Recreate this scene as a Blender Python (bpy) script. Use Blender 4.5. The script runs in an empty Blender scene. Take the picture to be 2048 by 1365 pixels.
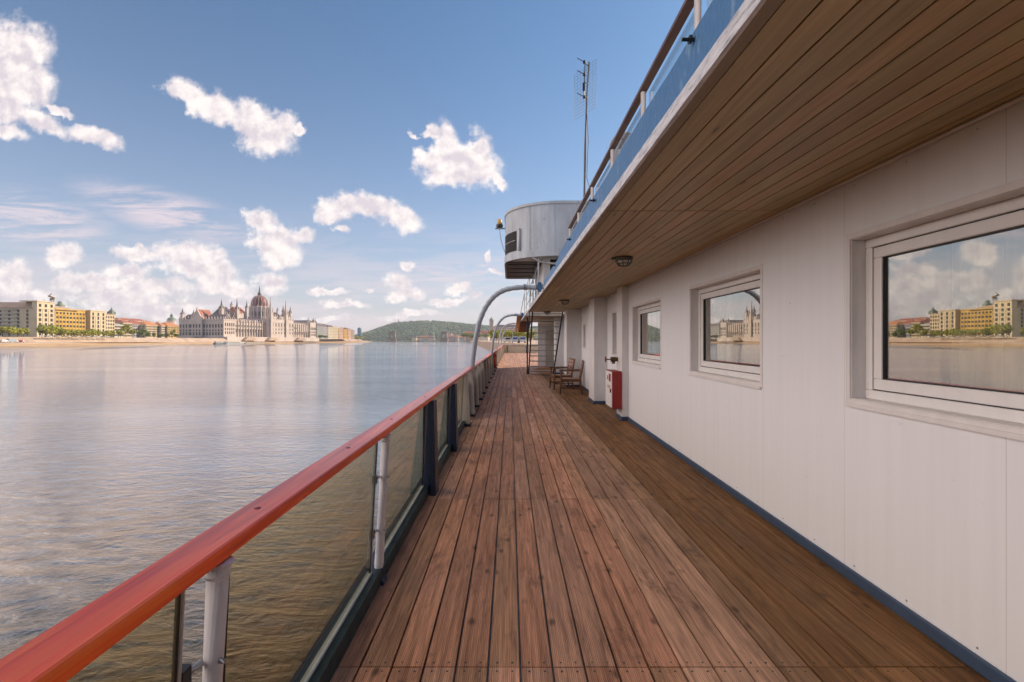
import bpy, bmesh, math, random
from mathutils import Matrix, Vector
S = bpy.context.scene
random.seed(7)
R = math.radians
# ------------------------------------------------------------------ camera
F, CX, CY, CZ = 967.0, 1020.0, 681.0, 1.5
cam_d = bpy.data.cameras.new('camera'); cam = bpy.data.objects.new('camera', cam_d)
S.collection.objects.link(cam); S.camera = cam
cam.location = (0, 0, CZ); cam.rotation_euler = (R(90), 0, 0)
cam_d.sensor_width = 36.0; cam_d.lens = 17.0
cam_d.shift_x = 4.0 / 2048; cam_d.shift_y = -1.5 / 2048
cam_d.clip_start = 0.05; cam_d.clip_end = 20000
# ------------------------------------------------------------------ exposure
S.view_settings.view_transform = 'Standard'; S.view_settings.look = 'None'
S.view_settings.exposure = 1.05; S.view_settings.gamma = 1.0
S.render.engine = 'CYCLES'
S.cycles.use_denoising = True
S.cycles.max_bounces = 7; S.cycles.transparent_max_bounces = 12
S.cycles.sample_clamp_indirect = 4.0
S.cycles.caustics_reflective = False; S.cycles.caustics_refractive = False
# ------------------------------------------------------------------ sun
sun_dir = Vector((0.70, 0.42, 0.50)).normalized()
sl = bpy.data.lights.new('sun', 'SUN'); sun = bpy.data.objects.new('sun', sl); S.collection.objects.link(sun)
sl.energy = 3.0; sl.angle = R(0.5); sl.color = (1.0, 0.80, 0.58)
sun.rotation_euler = sun_dir.to_track_quat('Z', 'Y').to_euler(); sun.location = (60, 30, 60)
# ------------------------------------------------------------------ world: sky and clouds
w = bpy.data.worlds.new('World'); S.world = w; w.use_nodes = True
nt = w.node_tree; N = nt.nodes; L = nt.links; N.clear()
def nd(t, **k):
    n = N.new(t)
    for a, b in k.items(): setattr(n, a, b)
    return n
def lk(a, b): L.new(a, b)
def mt(op, a, b=None, c=None, clamp=False):
    n = N.new('ShaderNodeMath'); n.operation = op; n.use_clamp = clamp
    for i, v in enumerate((a, b, c)):
        if v is None: continue
        if isinstance(v, (int, float)): n.inputs[i].default_value = v
        else: L.new(v, n.inputs[i])
    return n.outputs[0]
def mixc(f, a, b, mode='MIX'):
    n = N.new('ShaderNodeMix'); n.data_type = 'RGBA'; n.blend_type = mode
    for s, v in ((n.inputs[0], f), (n.inputs[6], a), (n.inputs[7], b)):
        if isinstance(v, (int, float)): s.default_value = v
        elif isinstance(v, tuple): s.default_value = v + (1,) if len(v) == 3 else v
        else: L.new(v, s)
    return n.outputs[2]
sky = nd('ShaderNodeTexSky', sky_type='NISHITA', sun_disc=False)
sky.sun_elevation = math.asin(sun_dir.z); sky.sun_rotation = math.atan2(sun_dir.x, sun_dir.y)
sky.air_density = 1.0; sky.dust_density = 0.6; sky.ozone_density = 1.6; sky.altitude = 100
SK = 0.10
tc = nd('ShaderNodeTexCoord'); sep = nd('ShaderNodeSeparateXYZ'); lk(tc.outputs['Generated'], sep.inputs[0])
dy = mt('MAXIMUM', sep.outputs[1], 0.08)
u = mt('DIVIDE', sep.outputs[0], dy); v = mt('DIVIDE', sep.outputs[2], dy)
front = mt('MULTIPLY', mt('SUBTRACT', sep.outputs[1], 0.1), 6.0, clamp=True)
uv = nd('ShaderNodeCombineXYZ'); lk(u, uv.inputs[0]); lk(v, uv.inputs[1])
def noise(vec, scale, detail, rough=.55, dist=0.0):
    n = nd('ShaderNodeTexNoise'); n.inputs['Scale'].default_value = scale; n.inputs['Detail'].default_value = detail
    n.inputs['Roughness'].default_value = rough; n.inputs['Distortion'].default_value = dist
    lk(vec, n.inputs['Vector']); return n
def vmath(op, a, b):
    n = nd('ShaderNodeVectorMath', operation=op)
    for i, q in enumerate((a, b)):
        if isinstance(q, tuple): n.inputs[i].default_value = q
        elif q is not None: lk(q, n.inputs[i])
    return n
nz = noise(uv.outputs[0], 11.0, 7.0, .62)
wv = vmath('MULTIPLY', vmath('SUBTRACT', nz.outputs['Color'], (.5, .5, .5)).outputs[0], (.085, .07, 0)).outputs[0]
nzf = noise(uv.outputs[0], 42.0, 5.0, .6)
wv2 = vmath('MULTIPLY', vmath('SUBTRACT', nzf.outputs['Color'], (.5, .5, .5)).outputs[0], (.020, .017, 0)).outputs[0]
uvw = vmath('ADD', vmath('ADD', uv.outputs[0], wv).outputs[0], wv2).outputs[0]
blobs = [(30,105,68,66,0),(-10,150,95,90,0),(62,172,45,42,0),(0,215,62,34,8),(10,262,48,18,8),(85,240,48,20,25),(190,278,60,20,12),(115,215,32,9,22),
 (372,190,46,26,32),(430,222,52,28,25),(490,240,50,32,10),(530,272,58,34,12),(566,252,30,32,0),(602,262,9,14,0),
 (888,285,24,46,-8),(862,262,16,18,30),(955,305,28,38,0),(915,345,76,24,-3),(920,318,46,32,0),(965,340,40,34,10),(995,358,26,9,45),(826,270,13,6,20),(872,320,36,28,0),
 (690,412,34,26,0),(662,425,30,20,0),(740,418,58,22,6),(805,432,40,24,30),(680,457,16,8,0),
 (518,440,30,25,0),(555,470,48,26,10),(562,505,44,26,0),(600,468,28,15,0),(525,492,28,18,0),
 (130,512,32,23,0),(18,548,44,34,0),(360,505,68,22,0),(400,540,80,26,15),(270,512,52,14,0),(300,575,95,20,5),(165,565,66,22,0),
 (540,562,36,26,0),(450,580,55,20,10),(230,600,90,16,0),(50,595,62,20,0),(285,496,16,9,30),
 (825,535,16,12,0),(798,570,26,18,0),(808,592,40,11,0),(742,577,11,5,0),(915,582,24,9,0),(948,592,18,9,0),(655,582,42,6,0),(972,514,6,10,0),(892,604,40,7,0),(690,606,46,8,0),(990,543,18,6,0),
 (120,632,120,16,0),(330,622,110,14,0),(500,625,70,12,0),(640,640,70,8,0),(820,625,60,7,0),(60,620,60,12,0),(250,545,50,16,0),(410,520,40,20,0)]
mn = None
for (bx, by, rx, ry, ro) in blobs:
    m = nd('ShaderNodeMapping', vector_type='TEXTURE')
    m.inputs['Location'].default_value = ((bx - CX) / F, (CY - by) / F, 0)
    m.inputs['Rotation'].default_value = (0, 0, -R(ro))
    m.inputs['Scale'].default_value = (rx * 1.30 / F, ry * 1.30 / F, 1)
    lk(uvw, m.inputs['Vector'])
    ln = vmath('LENGTH', m.outputs[0], None).outputs['Value']
    mn = ln if mn is None else mt('MINIMUM', mn, ln)
nb = noise(uv.outputs[0], 22.0, 8.0, .58)
nfine = noise(uv.outputs[0], 75.0, 6.0, .65)
f0 = mt('ADD', mt('SUBTRACT', 1.0, mn), mt('ADD', mt('MULTIPLY', mt('SUBTRACT', nb.outputs['Fac'], .5), 1.05), mt('MULTIPLY', mt('SUBTRACT', nfine.outputs['Fac'], .5), .40)))
def sstep(x, a, b):
    n = nd('ShaderNodeMapRange', interpolation_type='SMOOTHSTEP'); lk(x, n.inputs[0])
    n.inputs[1].default_value = a; n.inputs[2].default_value = b; return n.outputs[0]
cum = mt('MULTIPLY', sstep(f0, -.02, .52), front)
# streaks low over the horizon and cirrus higher up
st = nd('ShaderNodeMapping'); st.inputs['Scale'].default_value = (2.6, 15.0, 1); st.inputs['Rotation'].default_value = (0, 0, R(4)); lk(uv.outputs[0], st.inputs['Vector'])
ns = noise(st.outputs[0], 1.6, 7.0, .62, .3)
low = mt('MULTIPLY', sstep(ns.outputs['Fac'], .40, .60), sstep(v, .30, .02))
ci = nd('ShaderNodeMapping'); ci.inputs['Scale'].default_value = (2.2, 17.0, 1); ci.inputs['Rotation'].default_value = (0, 0, R(17)); lk(uv.outputs[0], ci.inputs['Vector'])
nc = noise(ci.outputs[0], 2.2, 8.0, .68, .5)
cmask = None
for (bx, by, rx, ry, ro) in [(330,425,190,46,15),(60,440,170,62,10),(930,545,190,30,-3)]:
    m = nd('ShaderNodeMapping', vector_type='TEXTURE')
    m.inputs['Location'].default_value = ((bx - CX) / F, (CY - by) / F, 0); m.inputs['Rotation'].default_value = (0, 0, -R(ro))
    m.inputs['Scale'].default_value = (rx / F, ry / F, 1); lk(uv.outputs[0], m.inputs['Vector'])
    q = sstep(vmath('LENGTH', m.outputs[0], None).outputs['Value'], 1.25, .35)
    cmask = q if cmask is None else mt('MAXIMUM', cmask, q)
cir = mt('MULTIPLY', mt('MULTIPLY', sstep(nc.outputs['Fac'], .38, .62), cmask), .85)
thin = mt('MULTIPLY', mt('MAXIMUM', mt('MULTIPLY', low, .60), cir), front)
K = 1.0 / SK
# plain sky: the Nishita sky, cooled a little, thickening to pale pink air at the horizon
base = mixc(1.0, sky.outputs[0], (0.375, 0.565, 0.665), 'MULTIPLY')
hz = mt('MULTIPLY', mt('POWER', 2.718, mt('MULTIPLY', mt('MAXIMUM', sep.outputs[2], 0.0), -5.2)), .86)
base = mixc(hz, base, (.385 * K, .325 * K, .335 * K))
# side of the clouds: relief from a shifted copy of the noise, brighter towards the sun
nsh = noise(vmath('ADD', uv.outputs[0], (.009, .013, 0)).outputs[0], 22.0, 8.0, .58)
rel = mt('MULTIPLY', mt('SUBTRACT', nb.outputs['Fac'], nsh.outputs['Fac']), 2.6)
nbig = noise(vmath('ADD', uv.outputs[0], (3.1, 1.7, 0)).outputs[0], 14.0, 4.0, .5)
shade = mt('ADD', mt('ADD', .60, mt('MULTIPLY', rel, 1.25)), mt('MULTIPLY', mt('SUBTRACT', nbig.outputs['Fac'], .5), 1.1), clamp=True)
shade = mt('SUBTRACT', shade, mt('MULTIPLY', mt('SUBTRACT', .75, mn, clamp=True), .45), clamp=True)
ccol = mixc(shade, (.385 * K, .345 * K, .37 * K), (.58 * K, .525 * K, .50 * K))
tcol = (.42 * K, .36 * K, .385 * K)
c1 = mixc(thin, base, tcol)
c2 = mixc(mt('MULTIPLY', cum, .95), c1, ccol)
# unseen sky left and behind: bright cloud added as fill for deck and wall
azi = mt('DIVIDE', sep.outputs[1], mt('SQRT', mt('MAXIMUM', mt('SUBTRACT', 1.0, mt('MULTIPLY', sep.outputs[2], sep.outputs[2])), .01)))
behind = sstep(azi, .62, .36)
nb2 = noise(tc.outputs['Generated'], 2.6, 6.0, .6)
fill_mask = mt('MULTIPLY', mt('MULTIPLY', behind, sstep(nb2.outputs['Fac'], .36, .52)), sstep(sep.outputs[2], -.02, .04))
fill_mask = mt('MULTIPLY', fill_mask, sstep(sep.outputs[0], .35, -.1))
fill_mask = mt('MULTIPLY', fill_mask, sstep(sep.outputs[1], -.85, -.05))
fill_mask = mt('MULTIPLY', fill_mask, sstep(sep.outputs[2], 1.25, .45))
c2 = mixc(fill_mask, c2, (1.72 * K, 1.42 * K, 1.27 * K))
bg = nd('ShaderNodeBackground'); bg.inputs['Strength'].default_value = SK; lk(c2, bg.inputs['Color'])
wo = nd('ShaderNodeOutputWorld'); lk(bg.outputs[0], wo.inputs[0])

# ------------------------------------------------------------------ helpers
COL = S.collection
def px(x, y, Y): return Vector(((x - CX) / F * Y, Y, CZ - (y - CY) / F * Y))
def tag(o, label=None, cat=None, group=None, kind=None):
    if label: o['label'] = label
    if cat: o['category'] = cat
    if group: o['group'] = group
    if kind: o['kind'] = kind
    return o
def thing(name, label, cat, loc=(0, 0, 0), rz=0.0, group=None):
    o = bpy.data.objects.new(name, None); COL.objects.link(o); o.location = loc; o.rotation_euler = (0, 0, rz)
    o.empty_display_size = .2
    return tag(o, label, cat, group)
class MB:
    def __init__(s): s.v = []; s.f = []; s.m = []; s.sm = []; s.c = []
    def add(s, vs, fs, m=0, smooth=False, col=None):
        b = len(s.v); s.v += [tuple(p) for p in vs]
        for f in fs: s.f.append(tuple(b + i for i in f)); s.m.append(m); s.sm.append(smooth); s.c.append(col)
        return s
    def box(s, x0, x1, y0, y1, z0, z1, m=0, col=None):
        vs = [(x, y, z) for x in (x0, x1) for y in (y0, y1) for z in (z0, z1)]
        return s.add(vs, [(0, 1, 3, 2), (4, 6, 7, 5), (0, 4, 5, 1), (2, 3, 7, 6), (0, 2, 6, 4), (1, 5, 7, 3)], m, False, col)
    def prism(s, poly, ax, a, b, m=0, smooth=False):
        n = len(poly)
        def P(p, t): return {'x': (t, p[0], p[1]), 'y': (p[0], t, p[1]), 'z': (p[0], p[1], t)}[ax]
        vs = [P(p, a) for p in poly] + [P(p, b) for p in poly]
        s.add(vs, [(i, (i + 1) % n, n + (i + 1) % n, n + i) for i in range(n)], m, smooth)
        return s.add(vs, [tuple(range(n))[::-1], tuple(range(n, 2 * n))], m, False)
    def tube(s, pts, r, n=8, m=0, caps=True):
        pts = [Vector(p) for p in pts]; rings = []
        rr = r if isinstance(r, (list, tuple)) else [r] * len(pts)
        ref = None
        for i, p in enumerate(pts):
            d = (pts[min(i + 1, len(pts) - 1)] - pts[max(i - 1, 0)]).normalized()
            if ref is None: ref = Vector((0, 0, 1)) if abs(d.z) < .9 else Vector((1, 0, 0))
            a = d.cross(ref).normalized(); b = d.cross(a).normalized(); ref = b.cross(d) if b.cross(d).length > .1 else ref
            ref = -b if False else ref
            rings.append([p + (a * math.cos(t) + b * math.sin(t)) * rr[i] for t in [2 * math.pi * k / n for k in range(n)]])
        vs = [q for g in rings for q in g]; fs = []
        for i in range(len(pts) - 1):
            for k in range(n): fs.append((i * n + k, i * n + (k + 1) % n, (i + 1) * n + (k + 1) % n, (i + 1) * n + k))
        s.add(vs, fs, m, True)
        if caps: s.add(rings[0] + rings[-1], [tuple(range(n))[::-1], tuple(range(n, 2 * n))], m)
        return s
    def lathe(s, prof, cx=0, cy=0, n=16, m=0, smooth=True, ph=0.0):
        vs = []; k = len(prof)
        for j in range(n):
            t = 2 * math.pi * j / n + ph
            vs += [(cx + r * math.cos(t), cy + r * math.sin(t), z) for r, z in prof]
        fs = [(j * k + i, ((j + 1) % n) * k + i, ((j + 1) % n) * k + i + 1, j * k + i + 1) for j in range(n) for i in range(k - 1)]
        return s.add(vs, fs, m, smooth)
    def build(s, name, mats, parent=None, world=False, link=True):
        me = bpy.data.meshes.new(name); me.from_pydata(s.v, [], s.f)
        for q in (mats if isinstance(mats, (list, tuple)) else [mats]): me.materials.append(q)
        me.polygons.foreach_set('material_index', s.m); me.polygons.foreach_set('use_smooth', s.sm)
        if any(c is not None for c in s.c):
            at = me.color_attributes.new('tone', 'FLOAT_COLOR', 'CORNER'); i = 0; buf = []
            for f, c in zip(s.f, s.c):
                c = c or (1, 1, 1)
                buf += [c[0], c[1], c[2], 1.0] * len(f)
            at.data.foreach_set('color', buf)
        me.update()
        bm = bmesh.new(); bm.from_mesh(me); bmesh.ops.recalc_face_normals(bm, faces=bm.faces); bm.to_mesh(me); bm.free()
        o = bpy.data.objects.new(name, me)
        if link: COL.objects.link(o)
        if parent is not None:
            o.parent = parent
            if world:
                o.matrix_parent_inverse = Matrix.LocRotScale(parent.location, parent.rotation_euler, None).inverted()
        return o
def kid(me_obj, parent, loc=(0, 0, 0), rz=0.0):
    """a copy sharing mesh data, parented"""
    c = me_obj.copy(); COL.objects.link(c); c.parent = parent; c.location = loc; c.rotation_euler = (0, 0, rz); c.matrix_parent_inverse.identity()
    return c
def dup(root, loc, rz=None, label=None, group=None):
    r = root.copy(); COL.objects.link(r); r.location = loc
    if rz is not None: r.rotation_euler = (0, 0, rz)
    if label: r['label'] = label
    if group: r['group'] = group
    for ch in list(root.children):
        c = ch.copy(); COL.objects.link(c); c.parent = r
        for g in list(ch.children):
            d = g.copy(); COL.objects.link(d); d.parent = c
    return r
def bevel(o, wd=.004, seg=2):
    b = o.modifiers.new('bevel', 'BEVEL'); b.width = wd; b.segments = seg; b.limit_method = 'ANGLE'; b.angle_limit = R(40); return o

# ------------------------------------------------------------------ materials
def material(name, build):
    global N, L, nt
    m = bpy.data.materials.new(name); m.use_nodes = True
    nt = m.node_tree; N = nt.nodes; L = nt.links; N.clear()
    out = N.new('ShaderNodeOutputMaterial')
    sh = build(); L.new(sh, out.inputs[0]); return m
def princ(color, rough=.6, metal=0.0, bump=None, bs=.3, bd=.01, spec=None, coat=0.0):
    p = N.new('ShaderNodeBsdfPrincipled')
    for k, q in (('Base Color', color), ('Roughness', rough), ('Metallic', metal)):
        if isinstance(q, tuple): p.inputs[k].default_value = q + (1,)
        elif isinstance(q, (int, float)): p.inputs[k].default_value = q
        else: L.new(q, p.inputs[k])
    if spec is not None: p.inputs['Specular IOR Level'].default_value = spec
    if coat: p.inputs['Coat Weight'].default_value = coat; p.inputs['Coat Roughness'].default_value = .12
    if bump is not None:
        b = N.new('ShaderNodeBump'); b.inputs['Strength'].default_value = bs; b.inputs['Distance'].default_value = bd
        L.new(bump, b.inputs['Height']); L.new(b.outputs[0], p.inputs['Normal'])
    return p.outputs[0]
def coords(scale=(1, 1, 1), obj=True, rot=(0, 0, 0), loc=(0, 0, 0)):
    t = N.new('ShaderNodeTexCoord'); m = N.new('ShaderNodeMapping'); m.inputs['Scale'].default_value = scale
    m.inputs['Rotation'].default_value = rot; m.inputs['Location'].default_value = loc
    L.new(t.outputs['Object'], m.inputs[0]); return m.outputs[0]
def nz_(vec, scale, detail=4, rough=.55, dist=0.0):
    n = N.new('ShaderNodeTexNoise'); n.inputs['Scale'].default_value = scale; n.inputs['Detail'].default_value = detail
    n.inputs['Roughness'].default_value = rough; n.inputs['Distortion'].default_value = dist; L.new(vec, n.inputs['Vector']); return n.outputs['Fac']
def ramp(f, *st):
    r = N.new('ShaderNodeValToRGB'); e = r.color_ramp.elements
    while len(e) < len(st): e.new(.5)
    for q, (p, c) in zip(e, st): q.position = p; q.color = c + (1,) if isinstance(c, tuple) else (c, c, c, 1)
    L.new(f, r.inputs[0]); return r.outputs[0]
def var(name, a, b, scale=3.0, rough=.6, detail=5, stretch=(1, 1, 1), bs=.15, bd=.01, metal=0.0, lo=.35, hi=.65, spec=None, coat=0.0):
    def f():
        n = nz_(coords(stretch), scale, detail, .6)
        return princ(ramp(n, (lo, a), (hi, b)), rough, metal, n, bs, bd, spec, coat)
    return material(name, f)
def paint(name, col, rough=.45, chip=None, chipamt=.62, scale=9.0, grime=.12, coat=0.0):
    """painted metal or timber: slightly uneven tone, streaks of grime and a few chips"""
    def f():
        n1 = nz_(coords((1, 1, .35)), scale, 6, .65); n2 = nz_(coords(), scale * 4, 5, .7)
        d = tuple(c * (1 - grime * 1.8) for c in col); l = tuple(min(1, c * (1 + grime * .4)) for c in col)
        c = ramp(n1, (.3, d), (.7, l))
        if chip: c = mixc(ramp(n2, (chipamt, 0.0), (chipamt + .02, 1.0)), c, chip)
        return princ(c, ramp(n1, (.3, rough + .12), (.7, rough)), 0.0, n2, .08, .004, None, coat)
    return material(name, f)

def wood_deck():
    at = N.new('ShaderNodeVertexColor'); at.layer_name = 'tone'
    v = coords((1, 1, 1)); s1 = nz_(coords((38, 1.6, 8)), 1.0, 6, .65, .6); s2 = nz_(coords((140, 5, 20)), 1.0, 4, .6)
    big = nz_(coords((2.2, .7, 1)), 1.0, 5, .6)
    kn = N.new('ShaderNodeTexVoronoi'); kn.inputs['Scale'].default_value = 1.0; L.new(coords((6.8, 3.6, 1), rot=(0, 0, .02)), kn.inputs['Vector'])
    knot = ramp(mt('ADD', kn.outputs['Distance'], mt('MULTIPLY', mt('SUBTRACT', s2, .5), .12)), (.05, 1.0), (.17, 0.0))
    c = mixc(.8, at.outputs['Color'], ramp(s1, (.30, (.42, .38, .35)), (.5, (.92, .92, .92)), (.70, (1.45, 1.42, 1.38))), 'MULTIPLY')
    c = mixc(.5, c, ramp(s2, (.3, (.6, .6, .6)), (.7, (1.4, 1.4, 1.4))), 'MULTIPLY')
    c = mixc(.7, c, ramp(big, (.3, (.78, .75, .70)), (.68, (1.25, 1.22, 1.22))), 'MULTIPLY')
    st2 = nz_(coords((5.5, 1.9, 1)), 1.0, 7, .72, .5)
    c = mixc(ramp(st2, (.54, 0.0), (.70, .75)), c, (.075, .040, .022))
    c = mixc(mt('MULTIPLY', knot, .72), c, (.035, .018, .010))
    sx = N.new('ShaderNodeSeparateXYZ'); L.new(v, sx.inputs[0])
    rib = mt('SINE', mt('MULTIPLY', sx.outputs[0], 2 * math.pi / (.1475 / 17)))
    camd = N.new('ShaderNodeNewGeometry')
    h = mt('ADD', mt('MULTIPLY', rib, .5), mt('MULTIPLY', s1, 1.4))
    c = mixc(.75, c, ramp(mt('MULTIPLY_ADD', rib, .5, .5), (0.0, (.66, .66, .66)), (.6, (1.12, 1.12, 1.12))), 'MULTIPLY')
    return princ(c, ramp(s1, (.3, .75), (.7, .55)), 0.0, h, .55, .0022, .35)
M = {}
M['deck'] = material('weathered_decking', wood_deck)
def wood_ceiling():
    at = N.new('ShaderNodeVertexColor'); at.layer_name = 'tone'
    s1 = nz_(coords((30, 1.2, 8)), 1.0, 5, .6, .8)
    kn = N.new('ShaderNodeTexVoronoi'); kn.inputs['Scale'].default_value = 1.0; L.new(coords((8.8, 1.7, 1), rot=(0, 0, .03)), kn.inputs['Vector'])
    knot = ramp(kn.outputs['Distance'], (.045, 1.0), (.10, 0.0))
    c = mixc(.8, at.outputs['Color'], ramp(s1, (.3, (.72, .68, .62)), (.7, (1.25, 1.22, 1.18))), 'MULTIPLY')
    c = mixc(mt('MULTIPLY', knot, .75), c, (.035, .018, .008))
    return princ(c, .5, 0.0, s1, .2, .002)
M['ceil'] = material('varnished_pine', wood_ceiling)
def rail_wood():
    s1 = nz_(coords((26, 1.1, 26)), 1.0, 6, .6, .9); s2 = nz_(coords((7, .55, 7)), 1.0, 5, .6)
    c = ramp(s1, (.25, (.42, .035, .012)), (.5, (.88, .095, .014)), (.72, (.95, .20, .028)))
    c = mixc(.75, c, ramp(s2, (.30, (.72, .48, .45)), (.58, (1.2, 1.10, 1.0))), 'MULTIPLY')
    return princ(c, .28, 0.0, s1, .3, .004, .5, .2)
M['rail'] = material('red_varnished_teak', rail_wood)
def wall_white():
    g = N.new('ShaderNodeTexCoord'); sx = N.new('ShaderNodeSeparateXYZ'); L.new(g.outputs['Object'], sx.inputs[0])
    yy = sx.outputs[1]
    fr = mt('FRACT', mt('DIVIDE', mt('SUBTRACT', yy, 3.09), 1.02))
    joint = mt('MULTIPLY', mt('LESS_THAN', fr, .0035), 1.0)
    n = nz_(coords((1, 9, .35)), 1.6, 6, .6); micro = mt('SINE', mt('MULTIPLY', yy, 2 * math.pi / .052))
    c = ramp(n, (.3, (.76, .765, .78)), (.65, (.80, .805, .82)))
    sp = N.new('ShaderNodeTexVoronoi'); sp.inputs['Scale'].default_value = 1.0; L.new(coords((5, 2.2, 3.1)), sp.inputs['Vector'])
    c = mixc(ramp(sp.outputs['Distance'], (.012, .7), (.022, 0.0)), c, (.30, .26, .22))
    sc1 = nz_(coords((1, 1.6, 9)), 2.2, 8, .75); sc2 = nz_(coords((1, 14, .9)), 1.3, 7, .7)
    c = mixc(ramp(sc1, (.62, 0.0), (.72, .35)), c, (.52, .50, .49))
    c = mixc(ramp(sc2, (.64, 0.0), (.74, .28)), c, (.58, .50, .42))
    c = mixc(joint, c, (.60, .57, .56))
    h = mt('SUBTRACT', mt('ADD', mt('MULTIPLY', micro, .03), mt('MULTIPLY', n, .5)), joint)
    return princ(c, .42, 0.0, h, .35, .0015, .4)
M['wall'] = material('white_cabin_panel', wall_white)
M['pvc'] = paint('white_window_plastic', (.80, .78, .76), .32, (.42, .33, .2), .70, 7.0, .05)
M['trim'] = paint('white_trim', (.74, .71, .69), .4, (.35, .27, .2), .72, 8.0, .06)
M['seal'] = var('black_rubber', (.012, .012, .012), (.02, .02, .02), 20, .5)
M['brownrail'] = var('brown_varnished_rail', (.10, .04, .025), (.19, .085, .05), 6, .4, stretch=(1, .2, 1))
M['blue'] = paint('blue_skirting', (.045, .075, .13), .4, None, .6, 6.0, .1)
M['navy'] = paint('navy_painted_steel', (.012, .022, .055), .38, (.10, .12, .16), .72, 6.0, .2)
M['darkbar'] = paint('dark_green_steel', (.014, .035, .040), .5, (.12, .12, .10), .68, 14.0, .25)
M['postw'] = paint('white_painted_tube', (.72, .68, .67), .38, (.25, .18, .13), .70, 16.0, .10)
M['cream'] = paint('cream_painted_steel', (.55, .50, .43), .5, (.22, .13, .08), .68, 7.0, .15)
M['pipe'] = paint('grey_blue_pipe', (.55, .60, .64), .38, (.2, .16, .13), .72, 10.0, .12)
M['bridge'] = paint('grey_wheelhouse_paint', (.62, .67, .71), .48, (.24, .18, .14), .66, 2.2, .18)
M['steel'] = var('galvanised_steel', (.30, .31, .32), (.45, .46, .47), 12, .4, metal=.7)
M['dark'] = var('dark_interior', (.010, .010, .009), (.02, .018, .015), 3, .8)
M['red'] = paint('red_cabinet_paint', (.30, .012, .008), .35, None, .6, 5.0, .12)
M['reddark'] = paint('red_handwheel', (.22, .02, .03), .4)
M['brass'] = var('old_brass', (.09, .07, .03), (.16, .13, .06), 30, .45, metal=.6)
M['bronze'] = var('bronze_lamp_body', (.05, .045, .03), (.09, .08, .055), 20, .4, metal=.3)
M['gangway'] = paint('orange_weathered_wood', (.40, .20, .10), .6)
M['mesh'] = var('dull_antenna_wire', (.10, .105, .11), (.16, .165, .17), 12, .6)
M['orange'] = paint('orange_life_buoy', (.75, .10, .012), .45, None, .6, 8.0, .1)
M['chair'] = var('dark_teak', (.10, .042, .018), (.16, .07, .03), 12, .5, stretch=(1, 1, 4))
M['weave'] = var('woven_tan_seat', (.28, .17, .11), (.42, .25, .17), 40, .8)
M['pinkpad'] = var('pink_beige_pad', (.42, .25, .19), (.55, .34, .27), 30, .8)
M['treads'] = paint('grey_steel_tread', (.36, .35, .34), .45)
def blue_fascia():
    n1 = nz_(coords((2.2, 3.0, 1.1)), 3.0, 8, .72, .3); n2 = nz_(coords((4, 5, 2.0)), 9, 6, .65)
    c = ramp(n2, (.3, (.042, .14, .31)), (.7, (.08, .215, .42)))
    c = mixc(ramp(n1, (.56, 0.0), (.66, .6)), c, (.30, .44, .56))
    c = mixc(ramp(n2, (.66, 0.0), (.68, 1.0)), c, (.025, .045, .08))
    return princ(c, .5, 0.0, n1, .5, .008)
M['fascia'] = material('flaking_blue_paint', blue_fascia)
def worn_white():
    n1 = nz_(coords((3, 1.4, 3)), 7.0, 7, .7); n2 = nz_(coords((14, 2.2, 14)), 3.5, 6, .7)
    c = ramp(n2, (.33, (.30, .29, .30)), (.46, (.60, .60, .62)), (.62, (.76, .75, .76)))
    c = mixc(ramp(n1, (.66, 0.0), (.69, 1.0)), c, (.04, .03, .025))
    return princ(c, .6, 0.0, n2, .5, .004)
M['strip'] = material('worn_white_edging', worn_white)
def glass_mix(tint, refl, gloss=(1, 1, 1), rough=0.0, ior=1.5, fres=True):
    t = N.new('ShaderNodeBsdfTransparent'); t.inputs[0].default_value = tint + (1,)
    g = N.new('ShaderNodeBsdfGlossy'); g.inputs[0].default_value = gloss + (1,); g.inputs['Roughness'].default_value = rough
    x = N.new('ShaderNodeMixShader'); L.new(t.outputs[0], x.inputs[1]); L.new(g.outputs[0], x.inputs[2])
    if fres:
        lw = N.new('ShaderNodeLayerWeight'); lw.inputs[0].default_value = .5
        r0 = ((ior - 1) / (ior + 1)) ** 2
        f = mt('ADD', mt('MULTIPLY', mt('POWER', lw.outputs['Facing'], 5.0), 1 - r0), r0 + refl, clamp=True); L.new(f, x.inputs[0])
    else: x.inputs[0].default_value = refl
    return x.outputs[0]
M['pane'] = material('reflective_window_glass', lambda: glass_mix((.88, .89, .82), .34, (.97, .93, .88)))
M['railglass'] = material('railing_glass', lambda: glass_mix((.88, .84, .70), .01, (.9, .85, .75), .0, 1.45))
M['clearglass'] = material('clear_railing_glass', lambda: glass_mix((.92, .93, .92), .01, (1, 1, 1), .0, 1.3))
def cloth():
    n = nz_(coords((1, 30, .3)), 1.0, 3); d = N.new('ShaderNodeBsdfDiffuse'); d.inputs[0].default_value = (.82, .82, .78, 1)
    t = N.new('ShaderNodeBsdfTransparent'); x = N.new('ShaderNodeMixShader'); L.new(ramp(n, (.35, .45), (.65, .95)), x.inputs[0])
    L.new(t.outputs[0], x.inputs[1]); L.new(d.outputs[0], x.inputs[2]); return x.outputs[0]
M['curtain'] = material('sheer_curtain', cloth)
def lampglass():
    p = N.new('ShaderNodeBsdfPrincipled'); p.inputs['Base Color'].default_value = (.75, .75, .68, 1); p.inputs['Roughness'].default_value = .12; return p.outputs[0]
M['lampglass'] = material('frosted_lamp_glass', lampglass)
M['amber'] = var('amber_beacon_glass', (.80, .42, .10), (.9, .55, .16), 5, .25)
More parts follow.
